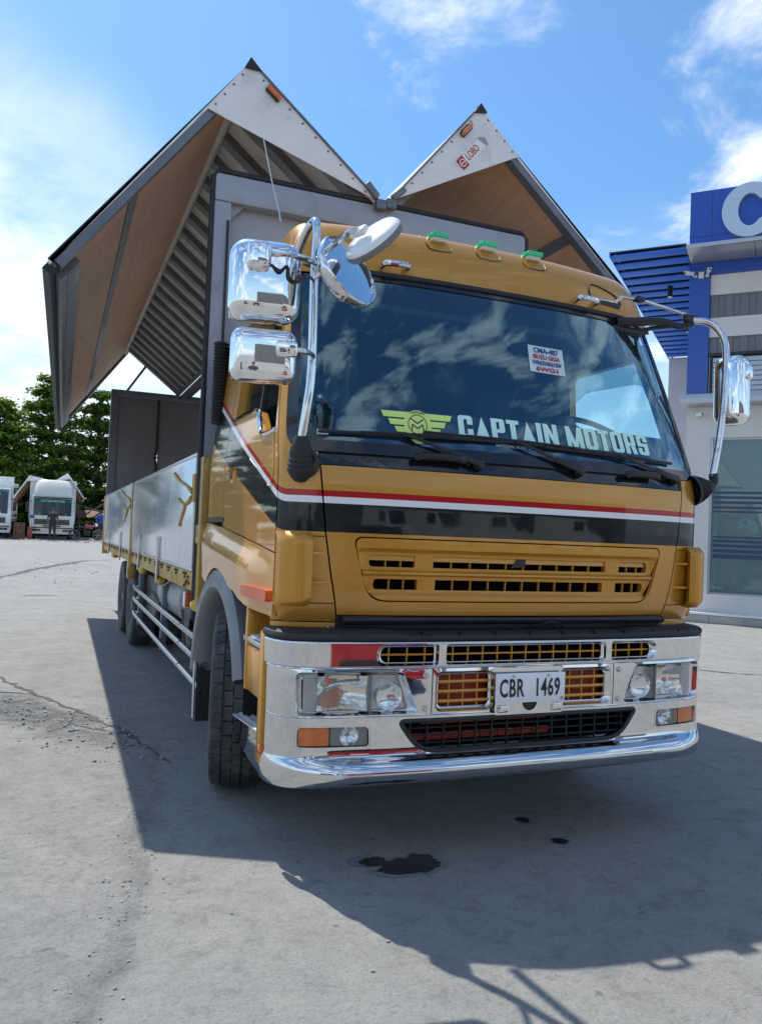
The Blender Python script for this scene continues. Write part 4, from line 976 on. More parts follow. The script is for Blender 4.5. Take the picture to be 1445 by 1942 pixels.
# ================================================================= wheels
def wheel(x, y, z, R, wd, steer, side, tread=True, name='wheel'):
    """tyre with grooved tread, rim; axis along x"""
    T = MB(); hw = wd/2
    prof = [(R-.27, -hw*.75), (R-.20, -hw*.98), (R-.10, -hw*1.04), (R-.035, -hw*.98), (R-.006, -hw*.86), (R, -hw*.7), (R, hw*.7), (R-.006, hw*.86), (R-.035, hw*.98), (R-.10, hw*1.04), (R-.20, hw*.98), (R-.27, hw*.75)]
    T.lathe([(r-(.014 if r > R-.02 else 0), h) for r, h in prof], (0, 0, 0), (1, 0, 0), 48)
    tyre_bm = T
    w = tyre_bm.build('tyre_tmp', m_tyre, None)
    w.name = name; w.parent = TRUCK; w.location = (x, y, z); w.rotation_euler = (0, 0, steer)
    tb = MB(); n = 40
    if tread:
        cols = [(-.92, -.56), (-.53, -.20), (-.17, .17), (.20, .53), (.56, .92)]
        for ci, (a, b_) in enumerate(cols):
            for k in range(n):
                a0 = 2*pi*(k+.5*(ci % 2))/n; a1 = a0+2*pi/n*.90
                ro = R if abs(ci-2) < 2 else R-.004; ri = R-.018; j = .06*(1 if ci in (1, 3) else 0)
                A = []
                for ang, aj in ((a0, 0), ((a0+a1)/2, j), (a1, 0)):
                    for rr, hh in ((ri, a), (ro, a+.015), (ro, b_-.015), (ri, b_)):
                        xo = hh*hw+ (aj*hw if ci in (1, 3) else 0)
                        if abs(hh) > .9: rr2 = rr-.014
                        else: rr2 = rr
                        A.append(Vector((xo, rr2*cos(ang), rr2*sin(ang))))
                vs = [tb.bm.verts.new(p) for p in A]
                for s_ in (0, 4):
                    for q_ in range(3): tb._f((vs[s_+q_], vs[s_+q_+1], vs[s_+q_+5], vs[s_+q_+4]))
                tb._f((vs[0], vs[1], vs[2], vs[3])); tb._f((vs[8], vs[9], vs[10], vs[11]))
        tr = tb.build('tread', m_tyre, w, 25); tr['kind'] = 'stuff'
    rm = MB(); sg = side
    rm.lathe([(0, sg*hw*.1), (.09, sg*hw*.15), (.10, sg*hw*.3), (.15, sg*hw*.2), (.19, sg*hw*-.1), (.235, sg*hw*.1), (.25, sg*hw*.55), (.275, sg*hw*.72), (.285, sg*hw*.8), (.275, sg*hw*.84), (.262, sg*hw*.74), (.24, sg*hw*-.9), (0, sg*hw*-.95)], (0, 0, 0), (1, 0, 0), 32)
    RM = rm.build('rim', m_steel, w)
    for k in range(10):
        a = 2*pi*k/10; MB().cyl((sg*hw*.2, .165*cos(a), .165*sin(a)), (sg*hw*.2+sg*.03, .165*cos(a), .165*sin(a)), .013, 8).build('wheel_nut', m_steel, RM)
    return w
wheel(-1.085, 1.40, .51, .51, .30, radians(-13), -1)
wheel(1.085, 1.40, .51, .51, .30, radians(-13), 1)
for yy in (7.15, 8.48):
    for sd in (-1, 1):
        wheel(sd*1.055, yy, .505, .505, .27, 0, sd, tread=False); wheel(sd*.72, yy, .505, .505, .27, 0, sd, tread=False)
# chassis, axles, tank, spare parts underneath
b = MB()
for sd in (-1, 1): b.box((sd*.38, .4, .72), (sd*.46, 11.5, 1.0))
for yy in (1.4, 7.15, 8.48): b.cyl((-.9, yy, .51), (.9, yy, .51), .08, 12)
for yy in (3.0, 4.5, 6.2, 9.5, 11.3): b.box((-.42, yy, .76), (.42, yy+.08, .98))
b.box((-.35, .8, .55), (.35, 1.9, 1.3)); b.box((-.3, 2.0, .5), (.3, 3.2, .9)); b.cyl((0, 3.2, .65), (0, 7.0, .6), .07, 12)
b.build('chassis', m_black, TRUCK)
MB().lathe([(0, -.75), (.14, -.74), (.20, -.70), (.215, -.66), (.215, .66), (.20, .70), (.14, .74), (0, .75)], (-.93, 4.25, .86), (0, 1, 0), 24).build('air_tank', m_tank, TRUCK)
MB().box((-1.12, 3.0, .55), (-.55, 3.35, .95), .02).build('battery_box', m_black, TRUCK); MB().box((-1.08, 2.75, .62), (-.7, 2.95, .86), .02).build('valve_block', m_steel, TRUCK); MB().box((-1.1, 5.2, .5), (-.5, 6.2, .95), .03).build('tool_box', m_black, TRUCK); MB().tube([(-1.1, 3.1, .8), (-1.14, 2.9, .7), (-1.1, 2.7, .6), (-.9, 2.5, .7)], .02, 6, 4).build('air_line', m_black, TRUCK)
for sd in (-1, 1):
    # side guard: three tubes on dark posts
    for zz, kk in ((.735, 0), (.60, 1), (.435, 2)):
        G = MB().tube([(sd*1.03, 2.12, zz-.012), (sd*1.17, 2.16, zz-.01), (sd*1.205, 2.30, zz), (sd*1.205, 6.32, zz+.03), (sd*1.15, 6.4, zz+.03)], .021, 10, 3).build('guard_tube', m_steel, TRUCK)
        for yy in (2.9, 4.65): MB().cyl((sd*1.205, yy, zz+.008), (sd*1.205, yy+.02, zz+.008), .0225, 10).build('guard_joint', m_black, G)
    for yy in (2.3, 4.2, 6.2):
        p = MB(); p.box((sd*1.13, yy, .36), (sd*1.185, yy+.07, .95), .006); p.bar((sd*1.15, yy+.03, .94), (sd*.9, yy+.03, 1.08), .05, .04); p.build('guard_post', m_bow, TRUCK)
    for y0_, y1_ in ((3.2, 3.9), (4.3, 5.2), (5.2, 4.6)): MB().bar((sd*1.12, y0_, .55), (sd*1.08, y1_, 1.06), .025, .02).build('guard_brace', m_bow, TRUCK)
    # mud flap behind the front wheel, with its tube bracket
    fl_ = MB(); fl_.grid([[Vector((sd*xx, y, z)) for xx in (1.235, 1.0, .78)] for y, z in [(2.03, .98), (2.02, .8), (1.99, .6), (1.97, .40), (1.96, .235)]]); fl_.grid([[Vector((sd*xx, y+.012, z)) for xx in (1.235, 1.0, .78)] for y, z in [(2.03, .98), (2.02, .8), (1.99, .6), (1.97, .40), (1.96, .235)]]); fl_.build('mud_flap', m_rubber, TRUCK)
    MB().tube([(sd*1.245, 2.0, .25), (sd*1.245, 2.02, .85), (sd*1.24, 1.98, 1.0)], .009, 8, 4).build('flap_edge', m_steel, TRUCK)
    # round lamps under the rail
    for yy, zz in ((2.20, .975), (4.14, 1.02), (5.55, 1.03), (9.55, 1.04)):
        L_ = MB(); L_.lathe([(.05, -.03), (.054, .03), (.05, .06)], (sd*1.20, yy, zz), (sd*.45, -1, 0), 16); L_ = L_.build('side_lamp', m_black, TRUCK)
        MB().lathe([(.05, .05), (.048, .07), (.038, .092), (.02, .106), (0, .11)], (sd*1.20, yy, zz), (sd*.45, -1, 0), 16).build('lens', m_yellow, L_)
    L_ = MB(); L_.box((sd*1.15, 2.64, .905), (sd*1.235, 2.70, 1.025), .01); L_ = L_.build('side_indicator', m_whitepaint, TRUCK)
    MB().box((sd*1.157, 2.622, .912), (sd*1.23, 2.64, 1.018), .006).build('lens', m_amber2, L_)
    MB().box((sd*1.15, 2.64, 1.02), (sd*1.21, 2.70, 1.10), .01).build('lamp_hanger', m_black, TRUCK)
# corrugated air hose behind the left of the cab
hs = []
for i in range(49): hs.append((-1.2, 1.83, 2.69-.011*i))
MB().tube(hs, [.052 if i % 2 else .040 for i in range(49)], 12).build('air_hose', m_rubber, TRUCK)
# ================================================================= mirrors
def rbox(c, sx, sy, sz, bev, rot, name, mat, parent, seg=5, taper=None):
    b = MB(); m = Matrix.Translation(c) @ rot
    b.box((-sx/2, -sy/2, -sz/2), (sx/2, sy/2, sz/2), bev, seg)
    if taper:
        for v in b.bm.verts:
            k = 1-taper*max(0, (-v.co.y+sy/2)/sy)**2; v.co.x *= k; v.co.z *= k
    bmesh.ops.transform(b.bm, matrix=m, verts=b.bm.verts)
    return b.build(name, mat, parent, 40)
POLE = MB(); POLE.tube([(-1.13, .50, 2.72), (-1.135, .34, 2.84), (-1.128, .19, 2.905), (-1.125, .10, 2.86), (-1.133, .08, 2.62), (-1.128, .08, 2.22), (-1.140, .085, 2.05), (-1.155, .11, 1.87)], .0205, 14, 7)
LM = POLE.build('mirror_arm', m_pipe, TRUCK)
bo = MB(); bo.lathe([(.026, .05), (.036, .03), (.046, 0), (.054, -.03), (.050, -.045), (.057, -.055), (.053, -.068), (.06, -.078), (.056, -.09), (.062, -.10), (.058, -.112), (.05, -.13), (.03, -.155), (0, -.165)], (-1.150, .115, 1.872), (-.08, -.25, 1), 20); bo.build('arm_boot', m_rubber, LM)
MB().lathe([(0, -.02), (.066, -.01), (.07, .01), (.05, .03)], (-1.12, .15, 1.80), (-.35, -1, .1), 20).build('boot_base', m_black, LM)
Rz = lambda a, b_=0: Matrix.Rotation(radians(a), 4, 'Z') @ Matrix.Rotation(radians(b_), 4, 'X')
M1 = rbox((-1.397, -.084, 2.515), .296, .16, .34, .077, Rz(-9, 3), 'upper_mirror', m_chrome2, LM, 6)
bpy.context.view_layer.update()
rbox((-1.445, -.172, 2.594), .102, .075, .116, .030, Rz(-9, 3), 'mirror_clamp', m_chrome2, M1, 4)
MB().tube([(-1.41, -.16, 2.607), (-1.30, -.17, 2.618), (-1.21, -.12, 2.625), (-1.15, -.01, 2.65), (-1.133, .08, 2.655)], .013, 10, 6).build('mirror_stay', m_pipe, M1)
MB().tube([(-1.39, -.165, 2.565), (-1.36, -.19, 2.54), (-1.33, -.18, 2.565), (-1.32, -.185, 2.52), (-1.285, -.17, 2.51), (-1.25, -.15, 2.55), (-1.20, -.06, 2.58), (-1.135, .08, 2.61)], .007, 6, 5).build('mirror_cable', m_black, M1)
MB().grid([[Vector((x, -.0005-.158*(x+1.397), z)) for x in (-1.52, -1.27)] for z in (2.375, 2.655)]).build('mirror_glass', m_mirglass, M1)
M2 = rbox((-1.391, -.084, 2.208), .27, .15, .223, .051, Rz(-9, 6), 'lower_mirror', m_chrome2, LM, 6)
rbox((-1.31, -.158, 2.234), .088, .066, .066, .014, Rz(-15, 10), 'mirror_clamp', m_chrome2, M2, 3)
MB().tube([(-1.275, -.165, 2.234), (-1.22, -.14, 2.238), (-1.16, -.03, 2.25), (-1.13, .08, 2.26)], .012, 10, 5).build('mirror_stay', m_pipe, M2)
MB().grid([[Vector((x, -.005-.158*(x+1.391), z)) for x in (-1.50, -1.28)] for z in (2.12, 2.29)]).build('mirror_glass', m_mirglass, M2)
def disc(c, n, r, th, name, mat, parent, glass=None, gname='mirror_glass', rimr=.0):
    n = Vector(n).normalized()
    b = MB(); b.lathe([(0, -th), (r*.6, -th*.9), (r*.92, -th*.55), (r, -th*.1), (r*1.0, th*.1), (r*.965, th*.18), (r*.955, 0)], c, n, 40); o = b.build(name, mat, parent, 50)
    g = MB(); g.lathe([(0, .006), (r*.5, .004), (r*.957, 0)], c, n, 40); g.build(gname, glass, o, 50)
    return o
n1 = Vector((0.4756, -0.7775, 0.4114))
K1 = disc(Vector((-1.103, -.284, 2.552)), n1, .160, .075, 'round_mirror', m_chrome, LM, m_mirglass)
n2 = Vector((-0.7269, -0.2644, 0.6338))
K2c = Vector((-1.062, -.413, 2.663))
b = MB(); b.lathe([(0, .016), (.074, .012), (.112, .004), (.123, -.008), (.127, -.022), (.125, -.034), (.11, -.04), (0, -.04)], K2c, n2, 40); K2 = b.build('look_down_mirror', m_whitepaint, LM, 40)
b = MB(); b.lathe([(.121, -.012), (.128, -.018), (.129, -.028), (.123, -.042), (.0, -.043)], K2c, n2, 40); b.build('mirror_rim', m_greyfender, K2)
b = MB(); b.tube([K2c+n2*.016+Vector((-.02, -.01, -.005)), K2c+n2*.028+Vector((-.06, .02, -.012)), Vector((-1.135, -.15, 2.69)), Vector((-1.133, .08, 2.71))], .012, 8, 6); b.build('mirror_stay', m_pipe, K2)
rbox(K2c+n2*.022+Vector((-.035, 0, -.01)), .085, .03, .045, .012, n2.to_track_quat('Y', 'Z').to_matrix().to_4x4(), 'mirror_clamp', m_whitepaint, K2, 3)
MB().tube([Vector((-1.133, .08, 2.62)), Vector((-1.12, -.12, 2.62)), Vector((-1.103, -.255, 2.552))], .010, 8, 4).build('mirror_stay', m_pipe, K1)
# right-hand mirror on its swing arm
RM_ = MB().tube([(1.30, .36, 2.84), (1.38, .33, 2.835), (1.445, .30, 2.79), (1.475, .27, 2.69), (1.46, .25, 2.50), (1.44, .24, 2.32), (1.39, .22, 2.1), (1.33, .20, 1.90)], .021, 12, 6).build('mirror_arm', m_pipe, TRUCK)
MB().tube([(.84, .475, 2.79), (.93, .44, 2.80), (1.10, .40, 2.815), (1.22, .38, 2.80), (1.30, .36, 2.825)], [.030, .028, .024, .02, .022], 8, 6).build('arm_bracket', m_black, RM_)
MB().tube([(.98, .50, 2.755), (1.10, .45, 2.79), (1.24, .38, 2.81)], .013, 8, 4).build('arm_bracket', m_black, RM_)
MB().box((.80, .455, 2.735), (1.05, .50, 2.775), .012).build('arm_mount', m_black, RM_)
MB().tube([(.70, .46, 2.905), (.80, .44, 2.895), (.84, .43, 2.93), (.95, .42, 2.93), (1.30, .36, 2.865)], .009, 8, 1).build('arm_rod', m_pipe, RM_)
MB().box((.92, .40, 2.915), (.985, .44, 2.945), .006).build('rod_joint', m_black, RM_)
MB().box((1.24, .345, 2.825), (1.35, .375, 2.872), .008).build('rod_joint', m_black, RM_)
b = MB(); b.lathe([(.09, 0), (.088, .02), (.075, .03), (.083, .04), (.068, .055), (.075, .065), (.06, .08), (.065, .09), (.05, .105), (.052, .115), (.04, .135), (.03, .16), (.0, .17)], (1.175, .21, 1.81), (1, -.05, .22), 20); b.tube([(1.30, .205, 1.85), (1.34, .20, 1.87), (1.335, .20, 1.92)], .026, 10, 3); b.build('arm_boot', m_rubber, RM_)
M3 = rbox((1.535, .27, 2.43), .16, .19, .41, .06, Rz(18, 0), 'mirror_housing', m_chrome2, RM_, 6)
rbox((1.56, .20, 2.53), .07, .08, .09, .02, Rz(18), 'mirror_clamp', m_chrome2, M3, 3)
for zz in (2.53, 2.48): MB().tube([(1.46, .25, zz), (1.52, .20, zz)], .012, 8).build('mirror_stay', m_black, M3)
# ================================================================= cargo body
YF, YR, ZT = 2.13, 11.75, 3.945
# front frame of the box
FR = MB(); FR.box((-1.235, YF, .95), (-1.12, YF+.12, 3.73)); FR.box((1.12, YF, .95), (1.235, YF+.12, 3.73)); FR.box((-1.235, YF-.004, 3.735), (1.235, YF+.12, ZT-.02), .012); FR.box((-1.12, YF+.02, 1.0), (1.12, YF+.10, 1.22))
FRM = FR.build('box_front_frame', m_frame, TRUCK)
b = MB(); b.tube([(-1.248, YF+.01, .98), (-1.248, YF+.01, 3.90), (-1.20, YF+.01, 3.945), (1.20, YF+.01, 3.945), (1.248, YF+.01, 3.90), (1.248, YF+.01, .98)], .020, 8, 1); b.build('box_seal', m_rubber, FRM)
fw = MB(); fw.box((-1.12, YF+.10, 1.22), (1.12, YF+.14, 3.735)); FW = fw.build('box_front_wall', m_boxwall, TRUCK)
for x in (-.42, .38): MB().box((x, YF+.075, 1.22), (x+.05, YF+.10, 3.735)).build('wall_post', m_frame, FW)
MB().prism([(-1.12, YF+.05, 3.735), (-1.02, YF+.05, 3.735), (-1.12, YF+.05, 3.63)], (0, .012, 0)).build('corner_gusset', m_frame, FW)
MB().tube([(-1.14, YF-.015, 3.6), (-1.14, YF-.015, 2.2)], .009, 6).build('box_conduit', m_black, FW)
# floor, rails, gates on both sides
fl = MB(); fl.box((-1.22, YF+.14, 1.10), (1.22, YR, 1.18)); fl.build('box_floor', m_ply, TRUCK)
for sd in (-1, 1):
    rl = MB(); rl.box((sd*1.22, YF+.02, 1.055), (sd*1.25, YR, 1.185), .004); RL = rl.build('side_rail', m_goldrust, TRUCK)
    for k in range(22):
        yy = YF+.35+k*.425
        bb = MB()
        for dy in (0, .05, .1): bb.cyl((sd*1.25, yy+dy, 1.165), (sd*1.262, yy+dy, 1.165), .010, 8)
        bb.cyl((sd*1.25, yy+.05, 1.14), (sd*1.262, yy+.05, 1.14), .010, 8)
        if k == 0:
            for dy, dz in ((-.1, -.02), (-.05, -.05), (-.13, -.06), (0, -.07), (.06, -.09)): bb.cyl((sd*1.25, yy+dy, 1.165+dz), (sd*1.262, yy+dy, 1.165+dz), .011, 8)
        bb.build('rail_bolts', m_rust, RL)['kind'] = 'stuff'
    for gi, (ya, yb) in enumerate(((YF+.11, 6.58), (6.72, YR-.06))):
        g = MB(); g.box((sd*1.225, ya, 1.20), (sd*1.252, yb, 1.995), .004)
        G = g.build('side_gate', m_gate, TRUCK)
        fr_ = MB()
        for z0_ in (1.19, 1.985): fr_.box((sd*1.222, ya, z0_), (sd*1.258, yb, z0_+.022), .003)
        for y_ in (ya, yb-.025): fr_.box((sd*1.222, y_, 1.213), (sd*1.2585, y_+.025, 1.984), .003)
        fr_.build('gate_frame', m_steel, G)
        for y_ in ((2.6+1.4, 5.6) if gi == 0 else (8.0, 10.2)):
            h = MB(); h.box((sd*1.2595, y_, 1.02), (sd*1.275, y_+.07, 1.40), .004); h.build('gate_hinge', m_steel, G)
    # gold posts
    b = MB(); b.box((sd*1.14, YF-.10, .93), (sd*1.248, YF+.10, 1.97), .01); b.box((sd*1.16, YF-.16, 1.38), (sd*1.262, YF+.02, 1.52), .02); b.build('corner_post', m_goldrust, TRUCK)
    b = MB(); b.box((sd*1.225, 6.59, .92), (sd*1.272, 6.71, 2.0), .008); b.box((sd*1.20, 6.57, .86), (sd*1.285, 6.73, 1.16), .012); b.build('centre_post', m_goldrust, TRUCK)
    b = MB(); b.box((sd*1.16, YR-.02, .98), (sd*1.27, YR+.12, 2.0), .008); b.build('rear_post', m_goldrust, TRUCK)
    # swung-out latch levers
    for y_, zc_ in ((2.22, 1.76), (6.62, 1.80)):
        L_ = MB(); X = sd*1.275
        L_.tube([(X, y_, zc_-.03), (X*1.02, y_+.10, zc_+.02), (X*1.045, y_+.19, zc_+.055), (X*1.07, y_+.27, zc_+.11)], [.016, .012, .011, .013], 8, 5)
        L_.tube([(X, y_+.03, zc_-.06), (X*1.02, y_+.13, zc_-.11), (X*1.045, y_+.22, zc_-.07)], [.016, .012, .012], 8, 5)
        L_.tube([(X*1.02, y_+.11, zc_-.10), (X*1.035, y_+.16, zc_-.21), (X*1.04, y_+.18, zc_-.26)], [.013, .011, .013], 8, 3)
        L_.box((sd*1.245, y_-.05, zc_-.09), (sd*1.278, y_+.03, zc_+.10), .008)
        L_.build('latch_lever', m_goldrust, TRUCK)
# rear frame and doors seen from inside
b = MB(); b.box((-1.245, YR, 1.2), (-1.12, YR+.12, 3.90)); b.box((1.12, YR, 1.2), (1.245, YR+.12, 3.90)); b.box((-1.245, YR+.002, 3.80), (1.245, YR+.118, 3.93), .01); RF = b.build('rear_frame', m_rail, TRUCK)
for x0_, x1_ in ((-1.135, -.425), (-.395, .36), (.39, 1.135)):
    MB().box((x0_, YR+.03, 1.2), (x1_, YR+.08, 3.80), .004).build('rear_door', m_darkgrey, TRUCK)
MB().tube([(-.41, YR+.02, 3.8), (-.41, YR+.02, 2.9), (-.44, YR+.02, 2.75), (-.41, YR+.02, 2.6), (-.41, YR+.02, 1.2)], .02, 8).build('door_gasket', m_rubber, TRUCK)
# ridge beam
MB().box((-.045, YF, 3.86), (.045, YR+.1, 3.93), .01).build('roof_ridge', m_rail, TRUCK)
# ---------------------------------------------------------------- raised wings
def wing(sd, HF, AF, TF, HR, AR, TR, knee, inner_ribs):
    """H hinge, A apex, T tip in (x,z) at the front and the rear"""
    YA, YB = YF-.03, YR+.08
    def P(k, t, y):   # on the L section: k 0..1 roof half, 1..2 side panel, at length t
        H = Vector(HF).lerp(Vector(HR), t); A = Vector(AF).lerp(Vector(AR), t); T = Vector(TF).lerp(Vector(TR), t)
        p = H.lerp(A, k) if k <= 1 else A.lerp(T, k-1); return Vector((p.x, y if y is not None else YA+(YB-YA)*t, p.y))
    def nin(t, part):
        H = Vector(HF).lerp(Vector(HR), t); A = Vector(AF).lerp(Vector(AR), t); T = Vector(TF).lerp(Vector(TR), t)
        d = (A-H) if part == 0 else (T-A); d.normalize(); n = Vector((d.y, -d.x)); c = (H+T)/2-A
        if n.dot(c) < 0: n = -n
        return Vector((n.x, 0, n.y))
    def Q(k, t, off): return P(k, t, None)+nin(t, 0 if k <= 1 else 1)*off
    def slab(name, k0, k1, t0, t1, o0, o1, mat, parent, nn=4):
        rows = []
        for i in range(nn+1):
            t = t0+(t1-t0)*i/nn
            rows.append([Q(k0, t, o0), Q(k1, t, o0), Q(k1, t, o1), Q(k0, t, o1)])
        b = MB(); vs = [[b.bm.verts.new(p) for p in r] for r in rows]
        for a, c in zip(vs, vs[1:]):
            for q_ in range(4): b._f((a[q_], a[(q_+1) % 4], c[(q_+1) % 4], c[q_]))
        b._f(vs[0]); b._f(vs[-1][::-1]); return b.build(name, mat, parent)
    e = 1e-4
    Wg = slab('wing', 0.0, 1-e, 0, 1, 0, .022, m_white, TRUCK)
    slab('side_skin', 1+e, 2, 0, 1, 0, .022, m_white, Wg)
    # roof half, inside: pale liner sheets between dark bows
    nb = 22
    for i in range(nb):
        t0 = (i+.0)/nb
        slab('roof_bow', .03, .96, t0+.004, t0+.010+.006, .023, .085, m_bow, Wg, 1)
        slab('roof_bow_flange', .03, .96, t0+.0165, t0+.021, .023, .045, m_rail, Wg, 1)
    for i in range(nb):
        slab('liner_sheet', .02, .97, i/nb+.001, (i+1)/nb-.001, .0222, .0228, m_liner, Wg, 1)
    slab('hinge_beam', .0, .045, .004, .998, .03, .10, m_rail, Wg)
    # side panel, inside: plywood in three sheets with steel joints, aluminium rails round it
    slab('plywood_sheet', 1.075, 1.592, .010, .985, .030, .042, m_ply, Wg, 4); slab('plywood_sheet', 1.632, 1.90, .010, .985, .030, .042, m_ply, Wg, 4)
    slab('sheet_joint', 1.590, 1.634, .009, .986, .030, .052, m_rail, Wg)
    slab('corner_angle', 1.045, 1.075, .01, .99, .024, .075, m_liner, Wg)
    slab('corner_angle', .955, .985, .01, .99, .024, .075, m_rail, Wg)
    slab('front_rail', 1.03, 1.98, .0005, .009, .024, .075, m_rail, Wg, 1)
    slab('rear_rail', 1.03, 1.98, .984, .9995, .024, .085, m_rail, Wg, 1)
    slab('bottom_rail', 1.905, 1.995, .019, .983, .024, .10, m_rail, Wg)
    slab('bottom_rail_groove', 1.93, 1.965, .02, .982, .1005, .104, m_bow, Wg)
    slab('bottom_seal', 1.996, 2.022, .002, .998, .0, .06, m_rubber, Wg)
    slab('outer_edge', 1.0, 1.99, .0, .003, -.012, .0235, m_rubber, Wg, 1)
    # white end plate at the front
    hx = Vector(HF); ax = Vector(AF); kx = Vector(knee); kin = kx+(hx-kx)*.0
    yy = YA-.006
    pt = [hx, hx.lerp(ax, .925), ax.lerp(kx, .15), kx]
    EP = MB().prism([(p.x, yy, p.y) for p in pt], (0, -.008, 0)).build('end_plate', m_white, Wg)
    MB().prism([(p.x, yy-.009, p.y) for p in [hx.lerp(ax, .925), ax+(ax-hx).normalized()*.012+(ax-kx).normalized()*.012, ax.lerp(kx, .15)]], (0, -.02, 0)).build('apex_cap', m_black, Wg)
    MB().bar((hx.x, yy-.006, hx.y), (hx.lerp(ax, .93).x, yy-.006, hx.lerp(ax, .93).y), .03, .014, (sd*-.6, 0, .77)).build('edge_trim', m_rail, EP)
    d = (ax-hx).normalized(); nn_ = Vector((d.y, -d.x)); nn_ = nn_ if nn_.dot(kx-hx) > 0 else -nn_
    for k in range(9):
        p = hx+d*(.12+.125*k)+nn_*.03; MB().lathe([(0, .005), (.007, .004), (.009, 0)], (p.x, yy-.008, p.y), (0, -1, 0), 8).build('rivet', m_rail, EP)
    d2 = (kx-ax).normalized(); n2_ = Vector((d2.y, -d2.x)); n2_ = n2_ if n2_.dot(hx-ax) > 0 else -n2_
    for k in range(4):
        p = ax+d2*(.12+.10*k)+n2_*.02; MB().lathe([(0, .005), (.007, .004), (.009, 0)], (p.x, yy-.008, p.y), (0, -1, 0), 8).build('rivet', m_rail, EP)
    LL = (ax-hx).length; a_, c_ = hx+d*(LL-.19)+nn_*.05, hx+d*(LL-.31)+nn_*.05
    lm = MB().bar((a_.x, yy-.022, a_.y), (c_.x, yy-.022, c_.y), .05, .03, (0, -1, 0), .012).build('wing_lamp', m_black, Wg)
    MB().bar((a_.x*.999, yy-.04, a_.y), (c_.x, yy-.04, c_.y), .03, .042, (0, -1, 0), .01).build('lens', m_amber, lm)
    # hinge knuckle
    b = MB(); b.bar((hx.x+sd*.02, yy-.02, hx.y+.02), (hx.x+sd*.11, yy-.02, hx.y+.11), .05, .05, (0, -1, 0), .01); b.box((hx.x-.03, yy-.04, hx.y-.06), (hx.x+.05, yy+.02, hx.y+.012), .008); b.build('hinge_knuckle', m_rail, Wg)
    # gas strut / ram at both ends
    b = MB(); m_ = P(.55, .985, None)
    b.tube([(sd*1.0, YR-.15, 3.88), P(.62, .97, None)+nin(1, 0)*.08], .022, 8); b.build('wing_ram', m_rail, Wg)
    return Wg, EP, yy
WL, EPL, YL = wing(-1, (-.05, 3.935), (-1.04, 4.722), (-2.262, 3.122), (-.05, 3.935), (-1.02, 4.70), (-2.12, 3.19), (-1.318, 4.325), True)
WR, EPR, YRR = wing(1, (.03, 3.955), (.757, 4.846), (2.33, 3.54), (.05, 3.94), (.80, 4.80), (2.28, 3.45), (1.122, 4.53), True)
MB().tube([(-.93, YL-.02, 4.195), (-.875, 2.02, 3.9), (-.82, 1.98, 3.66), (-.81, 1.97, 3.60)], .004, 6).build('wing_cord', m_paper, WL)
MB().cyl((-.825, 1.985, 3.69), (-.812, 1.972, 3.60), .008, 8).build('cord_weight', m_steel, WL)
# sticker on the right end plate
hx, ax, kx = Vector((.03, 3.955)), Vector((.757, 4.846)), Vector((1.122, 4.53))
d = (ax-hx).normalized(); n = Vector((d.y, -d.x))
org = hx+d*.73+n*.155
def stk(a, b_, e=.012): p = org+d*a+n*b_; return Vector((p.x, YRR-e, p.y))
flat('end_sticker', [rect(0, 0, .235, .085)], [], lambda a, b_: stk(a, b_, .0105), m_whitepaint, EPR)
flat('sticker_square', [rect(-.068, -.003, .004, .088)], [], lambda a, b_: stk(a, b_, .0118), m_inkred, EPR)
cc = lambda r: [(-.032+r*cos(k*pi/10), .043+r*sin(k*pi/10)) for k in range(20)]
flat('sticker_ring', [cc(.030)], [cc(.023)], lambda a, b_: stk(a, b_, .0132), m_whitepaint, EPR)
flat('sticker_bar', [rect(-.053, .039, -.012, .047)], [], lambda a, b_: stk(a, b_, .0134), m_whitepaint, EPR)
textmesh('sticker_text', 'LOBO', .085, lambda a, b_: stk(.095+a, .0425-b_, .0132), m_inkred, EPR, xs=.62, off=.0006)
flat('sticker_tail', [[(.19, .0), (.21, .0), (.25, .03), (.235, .085), (.215, .085)]], [], lambda a, b_: stk(a+.02, b_, .0134), m_tank, EPR)
# ================================================================= the yard
def gz(y): return 0.0 if y < 14 else (.57*(y-14)/30 if y < 44 else .57)
ys = [-160, -60, -30, -15, -8, -4, -2, 0, 2, 4, 8, 14, 17, 20, 25, 30, 37, 44, 60, 100, 200, 420]
xs_ = [-300, -120, -60, -30, -15, -8, -4, -2, 0, 2, 4, 8, 15, 30, 60, 120, 300]
GR = MB().grid([[Vector((x, y, gz(y))) for x in xs_] for y in ys]).build('ground', m_ground, None)
if GR.data.polygons[0].normal.z < 0: GR.data.flip_normals()
struct(GR)
def strip(name, pts, w, mat, label, cat, z=.004, seed=1):
    rnd = random.Random(seed); p = [Vector((a, b_, 0)) for a, b_ in pts]; P = []
    for a, b_ in zip(p, p[1:]):
        n = max(2, int((b_-a).length/.06))
        for k in range(n): P.append(a.lerp(b_, k/n))
    P.append(p[-1]); b = MB(); rows = []
    L = len(P); off = 0
    for i, q_ in enumerate(P):
        d = (P[min(i+1, L-1)]-P[max(i-1, 0)]).normalized(); n = Vector((-d.y, d.x, 0)); off += rnd.uniform(-.012, .012); off *= .92
        e = sin(pi*min(1, max(.02, i/(L-1))))**.4; ww = w*e*rnd.uniform(.45, 1.4)
        c = q_+n*off*1.5; rows.append([Vector((v.x, v.y, gz(v.y)+z)) for v in (c-n*ww*rnd.uniform(.2, 1.6), c, c+n*ww*rnd.uniform(.2, 1.6))])
    b.grid(rows); o = b.build(name, mat, None); struct(o)
    return o
strip('ground_crack', [(-2.9, 5.9), (-2.48, 4.86), (-2.2, 4.2), (-1.9, 3.5), (-1.57, 2.65), (-1.42, 2.1), (-1.36, 1.85)], .024, m_crack, '', '', seed=3)
